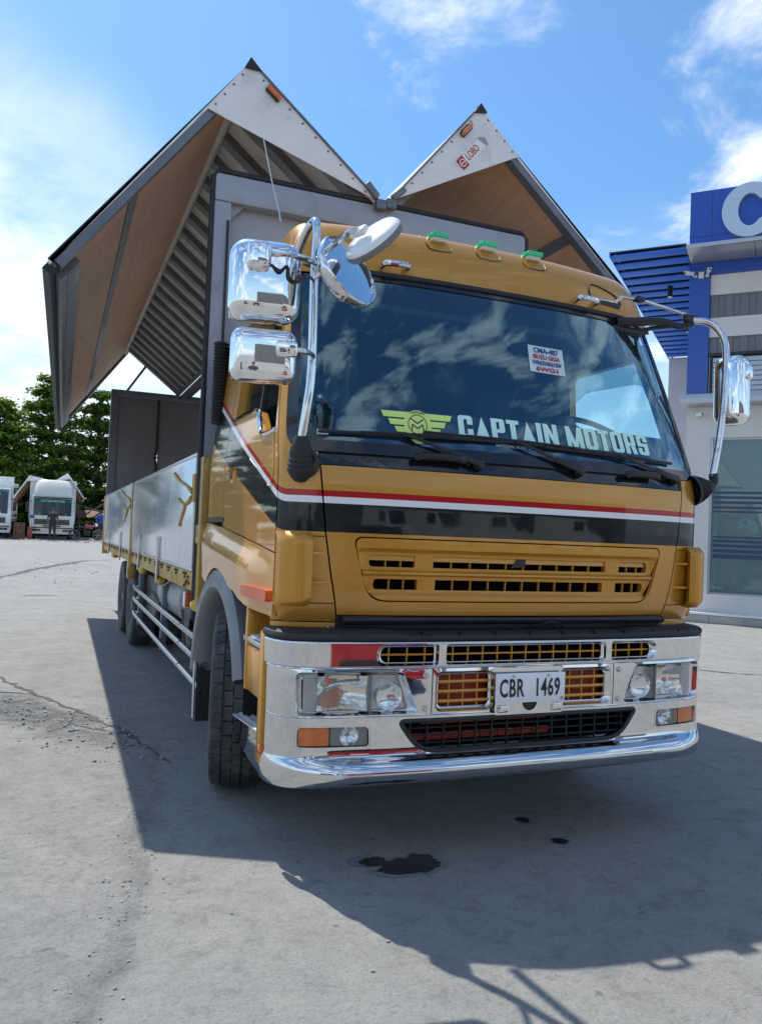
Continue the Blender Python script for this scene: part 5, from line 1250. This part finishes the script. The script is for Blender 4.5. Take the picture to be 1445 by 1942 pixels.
strip('ground_crack', [(-2.6, 4.4), (-2.35, 4.3), (-2.2, 4.2)], .02, m_crack, '', '', seed=5)
strip('ground_crack', [(-1.9, 3.5), (-1.95, 3.15), (-1.85, 2.95), (-1.62, 2.75)], .010, m_crack, '', '', seed=6)
strip('ground_crack', [(-3.4, 18.0), (-2.7, 20.6), (-1.8, 23.6), (-.9, 26.0), (.2, 27)], .11, m_crack, '', '', seed=8)
strip('ground_crack', [(4.0, 5.2), (4.5, 4.75), (5.0, 4.5), (5.6, 4.0), (6.2, 3.6)], .03, m_crack, '', '', seed=13)
strip('ground_crack', [(-2.6, 14.2), (-2.2, 14.4), (-1.9, 14.3)], .05, m_crack, '', '', seed=9)
def splat(name, cx, cy, lobes, label, seed):
    rnd = random.Random(seed); b = MB(); n = 72; adds = []
    for (ox, oy, rx, ry) in lobes:
        ph = [rnd.uniform(0, 6.3) for _ in range(6)]
        adds.append([(cx+ox+rx*cos(a)*(1+.10*sin(3*a+ph[0])+.07*sin(5*a+ph[1])+.06*sin(11*a+ph[2])+.05*sin(19*a+ph[3])), cy+oy+ry*sin(a)*(1+.10*sin(2*a+ph[4])+.08*sin(7*a+ph[5])+.06*sin(13*a+ph[2]))) for a in [2*pi*k/n for k in range(n)]])
    flat('damp_halo', [[(cx+(x-cx)*1.22+rnd.uniform(-.004, .004), cy+(y-cy)*1.22) for x, y in a] for a in adds], [], lambda x, y: Vector((x, y, .0025)), m_damp, None)['kind'] = 'structure'
    return tag(flat(name, adds, [], lambda x, y: Vector((x, y, .004)), m_oil, None), label, 'oil stain')
splat('oil_stain', -.60, -.01, [(0, 0, .13, .085), (.075, .025, .085, .085), (-.135, .09, .065, .055), (-.05, -.02, .1, .05)], 'largest dark oil stain on the shaded concrete before the bumper', 1)
splat('oil_stain', .234, .355, [(0, 0, .035, .04)], 'small black oil drop nearest the bumper, farther from the big stain', 2)
splat('oil_stain', .25, .045, [(0, 0, .042, .036)], 'small black oil drop lowest right of the big stain', 3)
# loose stones and broken crumbs
rnd = random.Random(5); b = MB()
def pebble(x, y, r):
    m = Matrix.Translation((x, y, gz(y)+r*.35)) @ Matrix.Rotation(rnd.uniform(0, 6), 4, 'Z') @ Matrix.Diagonal((1, rnd.uniform(.6, 1), rnd.uniform(.4, .7), 1))
    q_ = bmesh.ops.create_icosphere(b.bm, subdivisions=1, radius=r, matrix=m)
    for v in q_['verts']: v.co += Vector((rnd.uniform(-1, 1), rnd.uniform(-1, 1), rnd.uniform(-1, 1)))*r*.25
for _ in range(170): pebble(rnd.uniform(-2.9, 1.2), rnd.uniform(-2.3, 3.5), rnd.choice([.003, .004, .005, .006, .009]))
for _ in range(300):
    t = rnd.random(); pebble(-2.75+1.3*t+rnd.gauss(0, .16), 4.5-2.3*t+rnd.gauss(0, .25)-.25, rnd.choice([.004, .006, .008, .011, .016]))
for _ in range(170):
    y_ = rnd.uniform(-1.0, 1.8); pebble(-1.83+.19*y_+rnd.gauss(0, .06), y_, rnd.choice([.003, .004, .006, .008]))
for _ in range(60): pebble(rnd.uniform(-3.6, -.8), rnd.uniform(17, 27), rnd.choice([.01, .015, .025]))
for _ in range(120): pebble(rnd.uniform(-5, 1.5), rnd.uniform(41, 43.6), rnd.choice([.02, .03, .05, .07]))
for f in b.bm.faces: f.smooth = False
g = b.build('loose_gravel', m_stone, None, 10); g['kind'] = 'stuff'
# ================================================================= showroom building on the right
BD = thing('showroom_building', 'white two-storey showroom with blue cladding and a big metal C on its roof sign', 'building', None, (9.97, 9.55, 0), radians(-49))
def bx(name, lo, hi, mat, parent=None, bev=0): return MB().box(lo, hi, bev).build(name, mat, parent or BD)
AR = 9.0
bx('step', (-.16, -.32, 0), (AR, .02, .165), m_step, None, .008)
for i in range(14): bx('tile', (-.155+.66*i, -.335, .006), (-.155+.66*i+.645, -.3205, .150), m_step)
bx('step_nosing', (-.18, -.35, .166), (AR, .02, .20), m_whitepaint)
# ground floor wall pieces round the shop window
bx('wall', (-.06, 0, .0), (.42, .35, 4.40), m_wall)
bx('wall', (.42, 0, 0), (AR, .35, .57), m_wall); bx('wall', (.42, 0, 3.76), (AR, .35, 4.40), m_wall); bx('side_wall', (-.06, .352, 0), (.25, 9.0, 7.38), m_wall)
WN = bx('shop_window', (.42, .10, .57), (.46, .16, 3.76), m_steel)
for a in (2.2, 4.4, 6.6): bx('mullion', (a, .10, .575), (a+.05, .16, 3.755), m_steel, WN)
bx('frame', (.461, .10, .571), (AR, .16, .60), m_steel, WN); bx('frame', (.461, .10, 3.73), (AR, .16, 3.758), m_steel, WN)
MB().box((.455, .125, .59), (AR, .133, 3.74)).build('pane', m_shop, WN)
m_film = pmat('window_film', (0.03, 0.065, 0.14), 0.35)
for z, h in [(2.62, .045), (2.52, .05), (2.42, .05), (2.32, .04), (2.24, .03), (1.72, .03), (1.63, .05), (1.53, .06), (1.42, .07), (1.30, .09)]:
    bx('film_stripe', (.50, .119, z), (AR-.1, .123, z+h), m_film, WN)
bx('room_back', (.3, 4.0, .2), (AR, 4.1, 4.3), m_wall2); bx('room_floor', (.3, .36, .15), (AR, 4.0, .2), m_step); bx('room_ceiling', (.3, .36, 4.3), (AR, 4.0, 4.38), m_wall2)
m_deskg = pmat('green_cabinet', (0.01, 0.16, 0.11), 0.5)
bx('cabinet', (.55, .5, .2), (.85, 1.0, 1.35), m_deskg); bx('desk', (1.1, .8, .2), (2.6, 1.5, .95), m_whitepaint)
# ledge, blue pillars, upper floor
bx('ledge', (-.14, -.42, 4.40), (AR, .35, 4.60), m_silver, None, .01)
bx('pillar', (-.07, -.04, 4.602), (.33, .35, 7.395), m_blue); bx('pillar', (4.6, -.04, 4.602), (5.0, .35, 7.395), m_blue)
bx('beam', (.335, -.03, 7.14), (AR, .30, 7.395), m_blue); bx('lintel', (.335, .02, 6.72), (AR, .30, 7.135), m_wall)
bx('lintel', (.335, .02, 5.84), (AR, .30, 6.24), m_wall)
for z0_, z1_ in ((6.245, 6.715), (5.50, 5.835)):
    for i in range(60): bx('shutter_rib', (.34+.145*i, .06+.03*(i % 2), z0_), (.34+.145*i+.143, .20, z1_), m_shutter)
bx('rail', (.335, -.02, 5.44), (AR, .06, 5.50), m_black); bx('rail_post', (.36, -.015, 4.605), (.41, .05, 5.435), m_black)
for i in range(8): bx('louvre', (.42, .03, 4.62+.10*i), (AR, .09, 4.62+.10*i+.085), m_silver)
bx('back_panel', (.335, .31, 4.605), (AR, .34, 7.13), m_wall2)
# overhang, sign board, metal letter
OV = bx('overhang', (-.05, -1.0, 7.40), (AR, .30, 7.475), m_silver, None, .006)
for a in (1.17, 2.6, 4.0): bx('soffit_joint', (a, -.99, 7.396), (a+.012, -.05, 7.3995), m_black, OV)
SG = bx('sign_board', (0, -.90, 7.478), (AR, -.80, 8.54), m_blue)
for a in (.40, 1.62, 2.84, 4.06): bx('panel_joint', (a, -.902, 7.48), (a+.008, -.9005, 8.538), m_ink, SG)
bx('panel_joint', (0.001, -.902, 7.63), (AR, -.9005, 7.638), m_ink, SG)
# the letter C, an extruded ring with square gap
def cletter():
    cx, cz = 1.08, 8.02; R, r = .54, .28; o = []; i_ = []
    xs2 = .92
    A = [radians(a) for a in range(42, 319, 6)]
    out = [(cx+R*xs2*cos(a), cz+R*sin(a)*.98) for a in A]; inn = [(cx+r*xs2*cos(a)*.80, cz+r*1.12*sin(a)) for a in A[::-1]]
    pts = out+[(cx+.30, cz-.13)]+inn+[(cx+.30, cz+.13)]
    v, f = fill2d([pts], []); b = MB(); n = len(pts)
    fr = [b.bm.verts.new((x, -1.0, z)) for x, z in v]
    for t in f: b._f([fr[k] for k in t])
    a_ = [b.bm.verts.new((x, -1.0, z)) for x, z in pts]; c_ = [b.bm.verts.new((x, -.905, z)) for x, z in pts]
    for k in range(n): b._f((a_[k], a_[(k+1) % n], c_[(k+1) % n], c_[k]))
    return b.build('sign_letter', m_letter, SG)
cletter()
# ribbed canopy over the side yard
bx('canopy_deck', (-1.518, -.99, 7.475), (-.056, 8.79, 7.505), m_ink)  # black colour stands in for the shadow seen up between the slats
for i in range(18):
    y = -1.0+i*.54
    MB().box((-1.518, y, 7.40), (-.058, y+.34, 7.43), .006).build('canopy_slat', m_bluecanopy, BD)
for a in (-1.45, -.12): bx('canopy_bearer', (a, -.98, 7.432), (a+.06, 8.78, 7.472), m_ink)
bx('canopy_edge', (-1.535, -1.01, 7.40), (-1.521, 8.81, 7.51), m_bluecanopy)
for y, a in ((1.35, -.62), (4.6, -.55), (7.4, -.45)):
    d_ = MB().cyl((a, y, 7.16), (a, y, 7.42), .055, 14).build('downlight', m_black, BD); MB().cyl((a, y, 7.150), (a, y, 7.159), .05, 14).build('diffuser', m_whitepaint, d_)
bx('rear_wall', (-1.50, 8.6, 3.2), (-.062, 8.8, 7.395), m_wall2); bx('rear_wall', (-1.50, 8.58, 0), (-.062, 8.78, 3.19), m_silver)
# security cameras
def Bl(a, d, z): return BD.matrix_world @ Vector((a, d, z))
bpy.context.view_layer.update()
def cctv(loc, label, yaw, hang=True):
    c = thing('security_camera', label, 'security camera', 'security cameras on the showroom', loc, yaw); c.scale = (.62, .62, .62)
    MB().box((-.05, -.02, -.05), (.05, 0, .05), .008).build('mount_plate', m_whitepaint, c); MB().tube([(0, -.02, 0), (0, -.10, -.02), (0, -.14, .03)], .018, 8, 3).build('bracket', m_whitepaint, c)
    b = MB(); b.box((-.05, -.42, .02), (.05, -.10, .11), .02, 3); b.box((-.06, -.46, .105), (.06, -.10, .12), .004); b.build('housing', m_whitepaint, c)
    MB().cyl((0, -.435, .065), (0, -.415, .065), .032, 12).build('lens', m_blackgloss, c)
    return c
cctv(Bl(.06, -.045, 7.12), 'left camera of the pair at the top of the blue pillar', radians(-49-50)); cctv(Bl(.27, -.045, 7.12), 'right camera of the pair at the top of the blue pillar', radians(-49+15))
cctv(Bl(.10, -.005, 4.18), 'single camera on the cream wall under the grey ledge', radians(-49+40))
bx('junction_box', (.11, -.10, 7.06), (.21, -.042, 7.19), m_cream)
# ================================================================= parked trucks far behind
m_teal = pmat('teal_strip', (0.01, 0.16, 0.15), 0.5)
m_grilledark = pmat('grille_dark', (0.09, 0.075, 0.06), 0.5, var=.4, vscale=6)
def bgtruck(name, loc, label, cabw, roof, fair, wings, stripe, group='white trucks parked at the end of the yard'):
    t = thing(name, label, 'truck', group, loc); h = cabw/2
    c = MB(); c.grid([[Vector((h*k*(1 if z < 1.4 else 1-(z-1.4)*.06), y+abs(k)**4*.12, z)) for k in (-1, -.9, -.6, -.3, 0, .3, .6, .9, 1)] for y, z in [(0.02, .30), (0, .9), (.0, 1.28), (.30, roof-.2), (.45, roof), (1.9, roof)]])
    for sd in (-1, 1): c.prism([(sd*h, .12, .45), (sd*h, .12, 1.3), (sd*h*.93, .42, roof-.15), (sd*h*.93, 1.9, roof-.1), (sd*h, 1.9, .45)], (sd*-.03, 0, 0))
    CB = c.build('cab', m_cream if stripe else m_whitepaint, t)
    def ff(x, z): return Vector((x*h, (0.0 if z < 1.28 else .30*(z-1.28)/(roof-.2-1.28))+abs(x)**4*.12-.012, z))
    def quad(nm, x0, x1, z0, z1, mat, par=None):
        return MB().grid([[ff(x0+(x1-x0)*i/4, z)-Vector((0, .004 if par else 0, 0)) for i in range(5)] for z in (z0, z1)]).build(nm, mat, par or t)
    WS = quad('windscreen', -.86, .86, 1.30, roof-.20, m_bwindow); quad('sun_strip', -.84, .84, roof-.40, roof-.23, m_teal, WS); MB().box((-h*.9, .02, roof-.17), (h*.9, .3, roof-.11), .02).build('sun_visor', m_black, t)
    textmesh('sun_strip_text', 'DRAGON MOTORS' if False else 'CAPTAIN MOTORS', .15, lambda a, b_: ff(a, roof-.315+b_)-Vector((0, .012, 0)), m_mint, WS, xs=.85, off=.004)
    quad('grille', -.80, .80, .80, 1.10, m_grilledark); quad('grille_bar', -.78, .78, .94, .97, m_black, WS); quad('lower_grille', -.72, .72, .50, .60, m_steel); quad('grille_slot', -.4, .4, .70, .76, m_black); quad('bumper_gap', -.95, .95, .60, .66, m_black); quad('badge_panel', -1, -.80, 1.12, 1.30, m_blue if stripe else m_whitepaint)
    quad('cab_stripe', -.78, .78, 1.13, 1.19, m_steel)
    for sd in (-1, 1):
        quad('headlight', sd*.50, sd*.88, .44, .56, m_bwindow); MB().box((sd*(h+.08), .0, 1.45), (sd*(h+.24), .10, 1.95), .03).build('mirror', m_black, t)
        MB().tube([(sd*h*.95, .35, 2.05), (sd*(h+.15), .1, 2.08), (sd*(h+.16), .06, 1.95)], .018, 6).build('mirror_arm', m_black, t)
        if stripe: MB().prism([(sd*(h+.004), .14, 1.12), (sd*(h+.004), .14, 1.32), (sd*(h+.004), 1.8, 1.5), (sd*(h+.004), 1.8, 1.3)], (sd*.004, 0, 0)).build('side_stripe', m_blue, t)
        MB().lathe([(0, -.14), (.48, -.14), (.5, -.1), (.5, .1), (.48, .14), (.3, .14), (.28, .06), (0, .06)], (sd*(h-.16), 1.3, .5), (sd, 0, 0), 20).build('wheel', m_tyre, t)
    for x in (-.25, .0, .28): MB().tube([ff(x-.12, 1.36)-Vector((0, .03, 0)), ff(x+.25, 1.44)-Vector((0, .03, 0))], .014, 6).build('wiper', m_black, t)
    if fair:
        MB().grid([[Vector((x*h*.90*(1-.035*k), y+abs(x)**6*.12, z-abs(x)**10*.05*k)) for x in (-1, -.97, -.9, -.7, -.35, 0, .35, .7, .9, .97, 1)] for k, (y, z) in enumerate([(.36, roof-.06), (.40, roof+.10), (.62, roof+.52), (.80, fair-.10), (.92, fair), (1.9, fair+.04), (1.9, roof)])]).build('roof_fairing', m_cream, t)
    B_ = MB(); B_.box((-1.22, 2.1, .9), (1.22, 9.5, 1.05)); B_.box((-1.22, 2.1, 1.0), (1.22, 2.2, 3.35)); B_.box((-1.22, 9.3, 1.0), (1.22, 9.4, 3.3)); B_.build('cargo_body', m_white, t)
    if wings:
        for sd, A, T in ((-1, (-1.28, 3.55), (-2.2, 2.05)), (1, (.72, 3.80), (1.72, 2.36))):
            H = (0, 3.28); w_ = MB(); off = Vector((-sd*.04, -.06))
            w_.prism([(H[0], 2.0, H[1]), (A[0], 2.0, A[1]), (A[0]+off.x, 2.0, A[1]-.08), (H[0], 2.0, H[1]-.06)], (0, 7.4, 0)); w_.prism([(A[0], 2.001, A[1]-.003), (T[0], 2.001, T[1]), (T[0]-sd*.06, 2.001, T[1]-.02), (A[0]-sd*.045, 2.001, A[1]-.085)], (0, 7.4, 0))
            w_.prism([(H[0], 1.99, H[1]), (A[0], 1.99, A[1]), (A[0]+(T[0]-A[0])*.22, 1.99, A[1]+(T[1]-A[1])*.22)], (0, -.02, 0)); wq = w_.build('wing', m_white, t)
            i_ = MB(); i_.prism([(A[0]-sd*.06, 2.05, A[1]-.10), (T[0]-sd*.075, 2.05, T[1]-.02), (T[0]-sd*.085, 2.05, T[1]-.025), (A[0]-sd*.075, 2.05, A[1]-.115)], (0, 7.2, 0)); i_.build('plywood_sheet', m_ply, wq)
        for sd in (-1, 1): MB().box((sd*1.19, 2.25, 1.05), (sd*1.23, 9.3, 1.75)).build('side_gate', m_gate, t)
    return t
bgtruck('parked_truck', (-2.0, 44.0, .57), 'white wing van truck far off with raised roof wings and blue side stripe', 2.24, 2.42, 3.3, True, True)
bgtruck('parked_truck', (-5.25, 43.2, .57), 'white truck cut off by the left edge of the photo', 2.45, 2.68, None, False, False)
# ================================================================= people far off
def person(name, loc, label, shirt, legs, rz=0, lean=0):
    J = {'pel': (0, 0, .92), 'wst': (0, 0, 1.08), 'chs': (0, lean*.5, 1.34), 'nek': (0, lean*.8, 1.48), 'hed': (0, lean, 1.56), 'top': (0, lean, 1.68),
         'hl': (-.10, 0, .88), 'kl': (-.11, -.02, .48), 'al': (-.12, .02, .07), 'fl': (-.12, -.13, .04), 'hr': (.10, 0, .88), 'kr': (.11, -.04, .48), 'ar': (.13, .0, .07), 'fr': (.13, -.15, .04),
         'sl': (-.19, lean*.5, 1.40), 'el': (-.25, lean, 1.14), 'wl': (-.22, lean-.12, .92), 'hal': (-.21, lean-.16, .84), 'sr': (.19, lean*.5, 1.40), 'er': (.24, lean, 1.14), 'wr': (.20, lean-.14, .94), 'har': (.19, lean-.18, .86)}
    Rr = {'pel': .15, 'wst': .135, 'chs': .16, 'nek': .058, 'hed': .085, 'top': .07, 'hl': .10, 'kl': .065, 'al': .045, 'fl': .04, 'hr': .10, 'kr': .065, 'ar': .045, 'fr': .04, 'sl': .07, 'el': .045, 'wl': .034, 'hal': .035, 'sr': .07, 'er': .045, 'wr': .034, 'har': .035}
    E = [('pel', 'wst'), ('wst', 'chs'), ('chs', 'nek'), ('nek', 'hed'), ('hed', 'top'), ('pel', 'hl'), ('hl', 'kl'), ('kl', 'al'), ('al', 'fl'), ('pel', 'hr'), ('hr', 'kr'), ('kr', 'ar'), ('ar', 'fr'), ('chs', 'sl'), ('sl', 'el'), ('el', 'wl'), ('wl', 'hal'), ('chs', 'sr'), ('sr', 'er'), ('er', 'wr'), ('wr', 'har')]
    K = list(J); me = bpy.data.meshes.new('p'); me.from_pydata([J[k] for k in K], [(K.index(a), K.index(b_)) for a, b_ in E], [])
    o = bpy.data.objects.new('p', me); COL.objects.link(o); sk = o.modifiers.new('s', 'SKIN'); ss = o.modifiers.new('u', 'SUBSURF'); ss.levels = 1
    for i, k in enumerate(K):
        v = me.skin_vertices[0].data[i]; v.radius = (Rr[k], Rr[k]*.8 if k in ('pel', 'wst', 'chs') else Rr[k]); v.use_root = (k == 'pel')
    dg = bpy.context.evaluated_depsgraph_get(); dg.update(); m2 = bpy.data.meshes.new_from_object(o.evaluated_get(dg)); bpy.data.objects.remove(o)
    m2.name = name; m2.materials.clear()
    for mt in (m_skin, shirt, legs, m_ink): m2.materials.append(mt)
    for p in m2.polygons:
        z = p.center.z; x = abs(p.center.x)
        p.material_index = 0 if z > 1.46 or (x > .20 and z < 1.2 and z > .7) else (1 if z > .96 else (2 if z > .1 else 3))
    q_ = bpy.data.objects.new('person', m2); COL.objects.link(q_); q_.location = loc; q_.rotation_euler = (0, 0, rz); finish(m2, 60)
    tag(q_, label, 'person'); MB().ball((0, lean+.02, 1.67), .088, 12, (1, 1.05, .8)).build('hair', m_hair, q_); return q_
person('person', (-1.97, 42.4, .54), 'person in dark clothes standing before the far white truck', m_darkcloth, m_darkcloth, 0, -.06)
person('person', (.62, 46, .57), 'person in a blue shirt standing far behind the truck tail', m_bluecloth, m_darkcloth, .4)
# drum, bin, motorcycle, rusty roof sheets and a timber lean-to by the trees
t = MB().lathe([(0, 0), (.29, 0), (.30, .02), (.285, .05), (.285, .28), (.30, .30), (.285, .32), (.285, .56), (.30, .58), (.285, .60), (.285, .85), (.295, .87), (.27, .87), (.265, .84), (0, .84)], (-3.58, 43, .57), (0, 0, 1), 24).build('steel_drum', m_rust, None); tag(t, 'rusty brown steel drum between the two white trucks', 'drum')
t = MB(); t.box((-3.2, 43.2, .57), (-2.95, 43.45, 1.15), .02); t.box((-3.22, 43.18, 1.155), (-2.93, 43.47, 1.21), .02); t = t.build('red_box', m_redcar, None); tag(t, 'small red box beside the rusty drum', 'box')
mc = thing('motorcycle', 'dark motorcycle parked right of the far white truck', 'motorcycle', None, (-.2, 44.2, .57), radians(12))
for x in (-.62, .62):
    b = MB(); b.lathe([(.22, -.045), (.29, -.05), (.31, 0), (.29, .05), (.22, .045)], (x, 0, .31), (0, 1, 0), 24, True); w_ = b.build('wheel', m_tyre, mc)
    b = MB()
    for k in range(6): b.tube([(x, 0, .31), (x+.24*cos(k*pi/3), 0, .31+.24*sin(k*pi/3))], .012, 6)
    b.build('spokes', m_steel, w_)
b = MB(); b.tube([(.62, 0, .31), (.45, 0, .82), (.40, 0, .95)], .03, 8); b.tube([(.42, 0, .8), (0, 0, .62), (-.35, 0, .60), (-.62, 0, .31)], .035, 8); b.box((-.15, -.12, .28), (.2, .12, .58), .04); b.build('frame', m_black, mc)
MB().box((-.10, -.13, .66), (.34, .13, .88), .06).build('fuel_tank', m_redcar, mc); MB().box((-.65, -.12, .68), (-.12, .12, .78), .04).build('saddle', m_black, mc)
MB().tube([(.40, -.34, 1.0), (.42, -.1, .97), (.42, .1, .97), (.40, .34, 1.0)], .014, 8).build('handlebar', m_steel, mc); MB().ball((.52, 0, .86), .09, 12).build('headlight', m_whitepaint, mc)
sh = thing('lean_to', 'collapsed timber lean-to with rusty roof sheets behind the truck tail', 'shed', None, (.5, 47.5, .57))
for i in range(4): MB().bar((-1.2+.62*i, -.4, 1.3), (-.62+.62*i, .9, 1.75), .60, .02, (0, 0, 1)).build('roof_sheet', m_rust, sh)
for x in (-1.0, .2, 1.2): MB().cyl((x, 0, 0), (x, 0, 1.75), .06, 8).build('post', m_bark, sh)
for a, c in [((-.8, -.3, 1.9), (.9, .2, 1.55)), ((-.2, -.2, 1.8), (.3, -.1, 2.15)), ((.1, -.2, 1.6), (1.2, .2, 1.9))]: MB().tube([a, c], .05, 6).build('beam', m_bark, sh)
# ================================================================= trees
def tree(loc, label, h, r, z0, seed, mat, nclump, tiers, group='broad-leaved trees behind the parked trucks', leaf=.17):
    rn = random.Random(seed); T = thing('broadleaf_tree', label, 'tree', group, loc)
    b = MB(); b.tube([(0, 0, -.3), (.1, .05, h*.3), (-.05, .1, h*.62), (.05, 0, h*.92)], [.26, .2, .13, .05], 10, 4)
    cl = []
    for k in range(nclump):
        zz = z0+(h-z0)*rn.random()**.85
        if tiers: zz = z0+(h-z0)*(round((zz-z0)/(h-z0)*tiers)/tiers)+rn.gauss(0, .16)
        u = max(0, (zz-z0)/(h-z0)); env = rn.uniform(.6, 1.28)*r*(1-.80*u**1.4)*(1.0 if u > .08 else .8); a = rn.uniform(0, 2*pi); rr = env*sqrt(rn.uniform(.12, 1)); cl.append(Vector((rr*cos(a), rr*sin(a), min(zz, h-.1))))
    for c in cl[::6]:
        p0 = Vector((.05, .03, max(.8, c.z-.25*(c.xy.length)-.5))); b.tube([p0, p0.lerp(c, .5)+Vector((0, 0, .15)), c], [.09, .055, .02], 6, 3)
    b.build('trunk', m_bark, T)
    V = []; F = []
    for c in cl:
        s = rn.uniform(.35, .8)
        for _ in range(int(44*s+14)):
            d = Vector((rn.gauss(0, 1), rn.gauss(0, 1), rn.gauss(0, .38)))*s*.55; p = c+d
            n = Vector((rn.gauss(0, .6), rn.gauss(0, .6), 1)).normalized(); u = n.orthogonal().normalized(); u.rotate(Matrix.Rotation(rn.uniform(0, 6.28), 3, n)); w_ = n.cross(u)
            L = leaf*rn.uniform(.7, 1.5); k = len(V)
            V += [p-u*L, p-w_*L*.48+n*.02, p+u*L, p+w_*L*.48+n*.02]; F += [(k, k+1, k+2, k+3)]
    me = bpy.data.meshes.new('crown'); me.from_pydata(V, [], F); cr = link('crown', me, mat, T, smooth=False)
    return T
tree((-5.6, 55, .57), 'spreading green tree behind the leftmost white truck', 8.8, 3.6, 1.2, 11, m_leaf, 330, 9)
tree((-2.3, 57, .57), 'tallest tiered tree above the far white truck', 11.0, 3.5, 1.0, 12, m_leaf, 360, 10)
tree((.9, 58, .57), 'tiered tree seen between the wing tip and the cargo tail', 10.4, 2.9, 1.0, 13, m_leaf2, 250, 8)
tree((4.2, 57, .57), 'tree mostly hidden behind the cargo tail', 8.6, 3.0, 1.0, 14, m_leaf2, 160, 7)
tree((-9.4, 56, .57), 'tree beyond the left edge behind the parked trucks', 9.8, 3.6, 1.0, 15, m_leaf2, 200, 8)
tree((-13.6, 53, .57), 'second tree beyond the left edge, mirrored in the gold door', 9.5, 3.8, .8, 16, m_leaf2, 260, 8, leaf=.22)
tree((-18, 48, .57), 'third tree beyond the left edge, mirrored in the gold door', 9.0, 3.8, .8, 17, m_leaf2, 260, 8, leaf=.22)
# dense hedge-like undergrowth below the crowns
V = []; F = []; rn = random.Random(77)
for _ in range(20000):
    p = Vector((rn.uniform(-14, 8), rn.uniform(56, 62), 0)); p.z = .6+min(5.6, abs(rn.gauss(0, 2.8)))*rn.uniform(.8, 1); n = Vector((rn.gauss(0, .6), rn.gauss(0, .6), 1)).normalized(); u = n.orthogonal().normalized(); w_ = n.cross(u); L = rn.uniform(.15, .3); k = len(V)
    V += [p-u*L, p-w_*L*.5, p+u*L, p+w_*L*.5]; F.append((k, k+1, k+2, k+3))
me = bpy.data.meshes.new('undergrowth'); me.from_pydata(V, [], F); o = link('undergrowth', me, m_leaf2, None, smooth=False); o['kind'] = 'stuff'
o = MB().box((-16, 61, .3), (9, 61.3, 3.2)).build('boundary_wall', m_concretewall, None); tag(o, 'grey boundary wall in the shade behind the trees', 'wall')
# ================================================================= what the chrome and glass reflect, behind the camera
def car(label, loc, rz, paint):
    RC = thing(paint.name.split('_')[0]+'_car', label, 'car', None, loc, rz)
    rows = []
    for y, z0_, z1_, hw in [(0, .20, .80, .80), (-.04, .19, .84, .83), (-.30, .18, .92, .86), (-1.1, .2, .98, .86), (-1.25, .2, 1.0, .86), (-1.9, .2, 1.40, .80), (-3.1, .2, 1.42, .80), (-3.8, .2, 1.05, .84), (-4.2, .25, .9, .8), (-4.3, .35, .7, .7)]:
        rows.append([Vector((-hw, y, z0_)), Vector((-hw*1.02, y, (z0_+z1_)/2)), Vector((-hw*(.98 if z1_ < 1.1 else .78), y, z1_-.06)), Vector((-hw*.7, y, z1_)), Vector((0, y, z1_+.02)), Vector((hw*.7, y, z1_)), Vector((hw*(.98 if z1_ < 1.1 else .78), y, z1_-.06)), Vector((hw*1.02, y, (z0_+z1_)/2)), Vector((hw, y, z0_))])
    cb = MB(); cb.grid(rows); cb._f([cb.bm.verts.new(p) for p in rows[0]]); cb.build('body', paint, RC)
    MB().box((-.35, .012, .62), (.01, .024, .73)).build('number_plate', m_plate, RC); MB().box((-.6, .004, .22), (.6, .016, .27), .004).build('grille', m_black, RC)
    for sd in (-1, 1):
        MB().box((sd*.42, -.06, .60), (sd*.72, .015, .70), .02).build('headlight', m_steel, RC)
        for y in (-.75, -3.4): MB().lathe([(0, -.1), (.3, -.1), (.31, -.05), (.31, .05), (.3, .1), (.2, .1), (0, .07)], (sd*.76, y, .31), (sd, 0, 0), 20).build('wheel', m_tyre, RC)
    MB().grid([[Vector((x*.72, y, z)) for x in (-1, 0, 1)] for y, z in [(-1.22, .99), (-1.86, 1.43)]]).build('windscreen', m_bwindow, RC)

car('red car whose nose is mirrored in the chrome bumper', (-.12, -3.35, 0), radians(3), m_redcar)
m_blackcar = pmat('black_car_paint', (0.012, 0.012, 0.014), 0.3, 0, 1.0)
car('black car mirrored at the left corner of the chrome bumper', (-3.9, -6.6, 0), radians(-32), m_blackcar)
person('person', (-2.35, -5.9, 0), 'person in blue jeans mirrored in the chrome bumper corner', m_darkcloth, m_jeans, pi)
def van(loc, rz, label):
    v = thing('white_van', label, 'van', 'white vans mirrored in the cab front', loc, rz)
    b = MB(); b.prism([(-.95, 0, .35), (-.95, 0, 1.05), (-.95, -.7, 1.2), (-.95, -1.3, 2.1), (-.95, -4.6, 2.2), (-.95, -4.7, .35)], (1.9, 0, 0)); b.build('body', m_whitepaint, v)
    MB().grid([[Vector((x*.82, y, z)) for x in (-1, 1)] for y, z in [(-.70+.03, 1.26), (-1.22+.03, 2.03)]]).build('windscreen', m_bwindow, v)
    MB().box((-.6, .004, .62), (.6, .02, .85)).build('grille', m_black, v)
    for sd in (-1, 1):
        MB().box((sd*.952, -2.0, 1.35), (sd*.958, -1.2, 1.95)).build('side_window', m_bwindow, v)
        for y in (-.8, -3.8): MB().lathe([(0, -.1), (.33, -.1), (.34, 0), (.33, .1), (0, .1)], (sd*.86, y, .34), (sd, 0, 0), 18).build('wheel', m_tyre, v)
    return v
for i, (x, y, lb) in enumerate([(5, -21, 'white van mirrored near the middle of the black cab band'), (9.2, -21.5, 'white van mirrored right of the middle of the black cab band'), (13.6, -20.5, 'white van mirrored second from the right in the black cab band'), (18.5, -19, 'white van mirrored at the right end of the black cab band')]): van((x, y, 0), radians(-25-4*i), lb)
o = MB().box((-6, -33, 0), (34, -30, 5.5)).build('warehouse', m_concretewall, None); tag(o, 'dark grey warehouse mirrored behind the white vans', 'building')
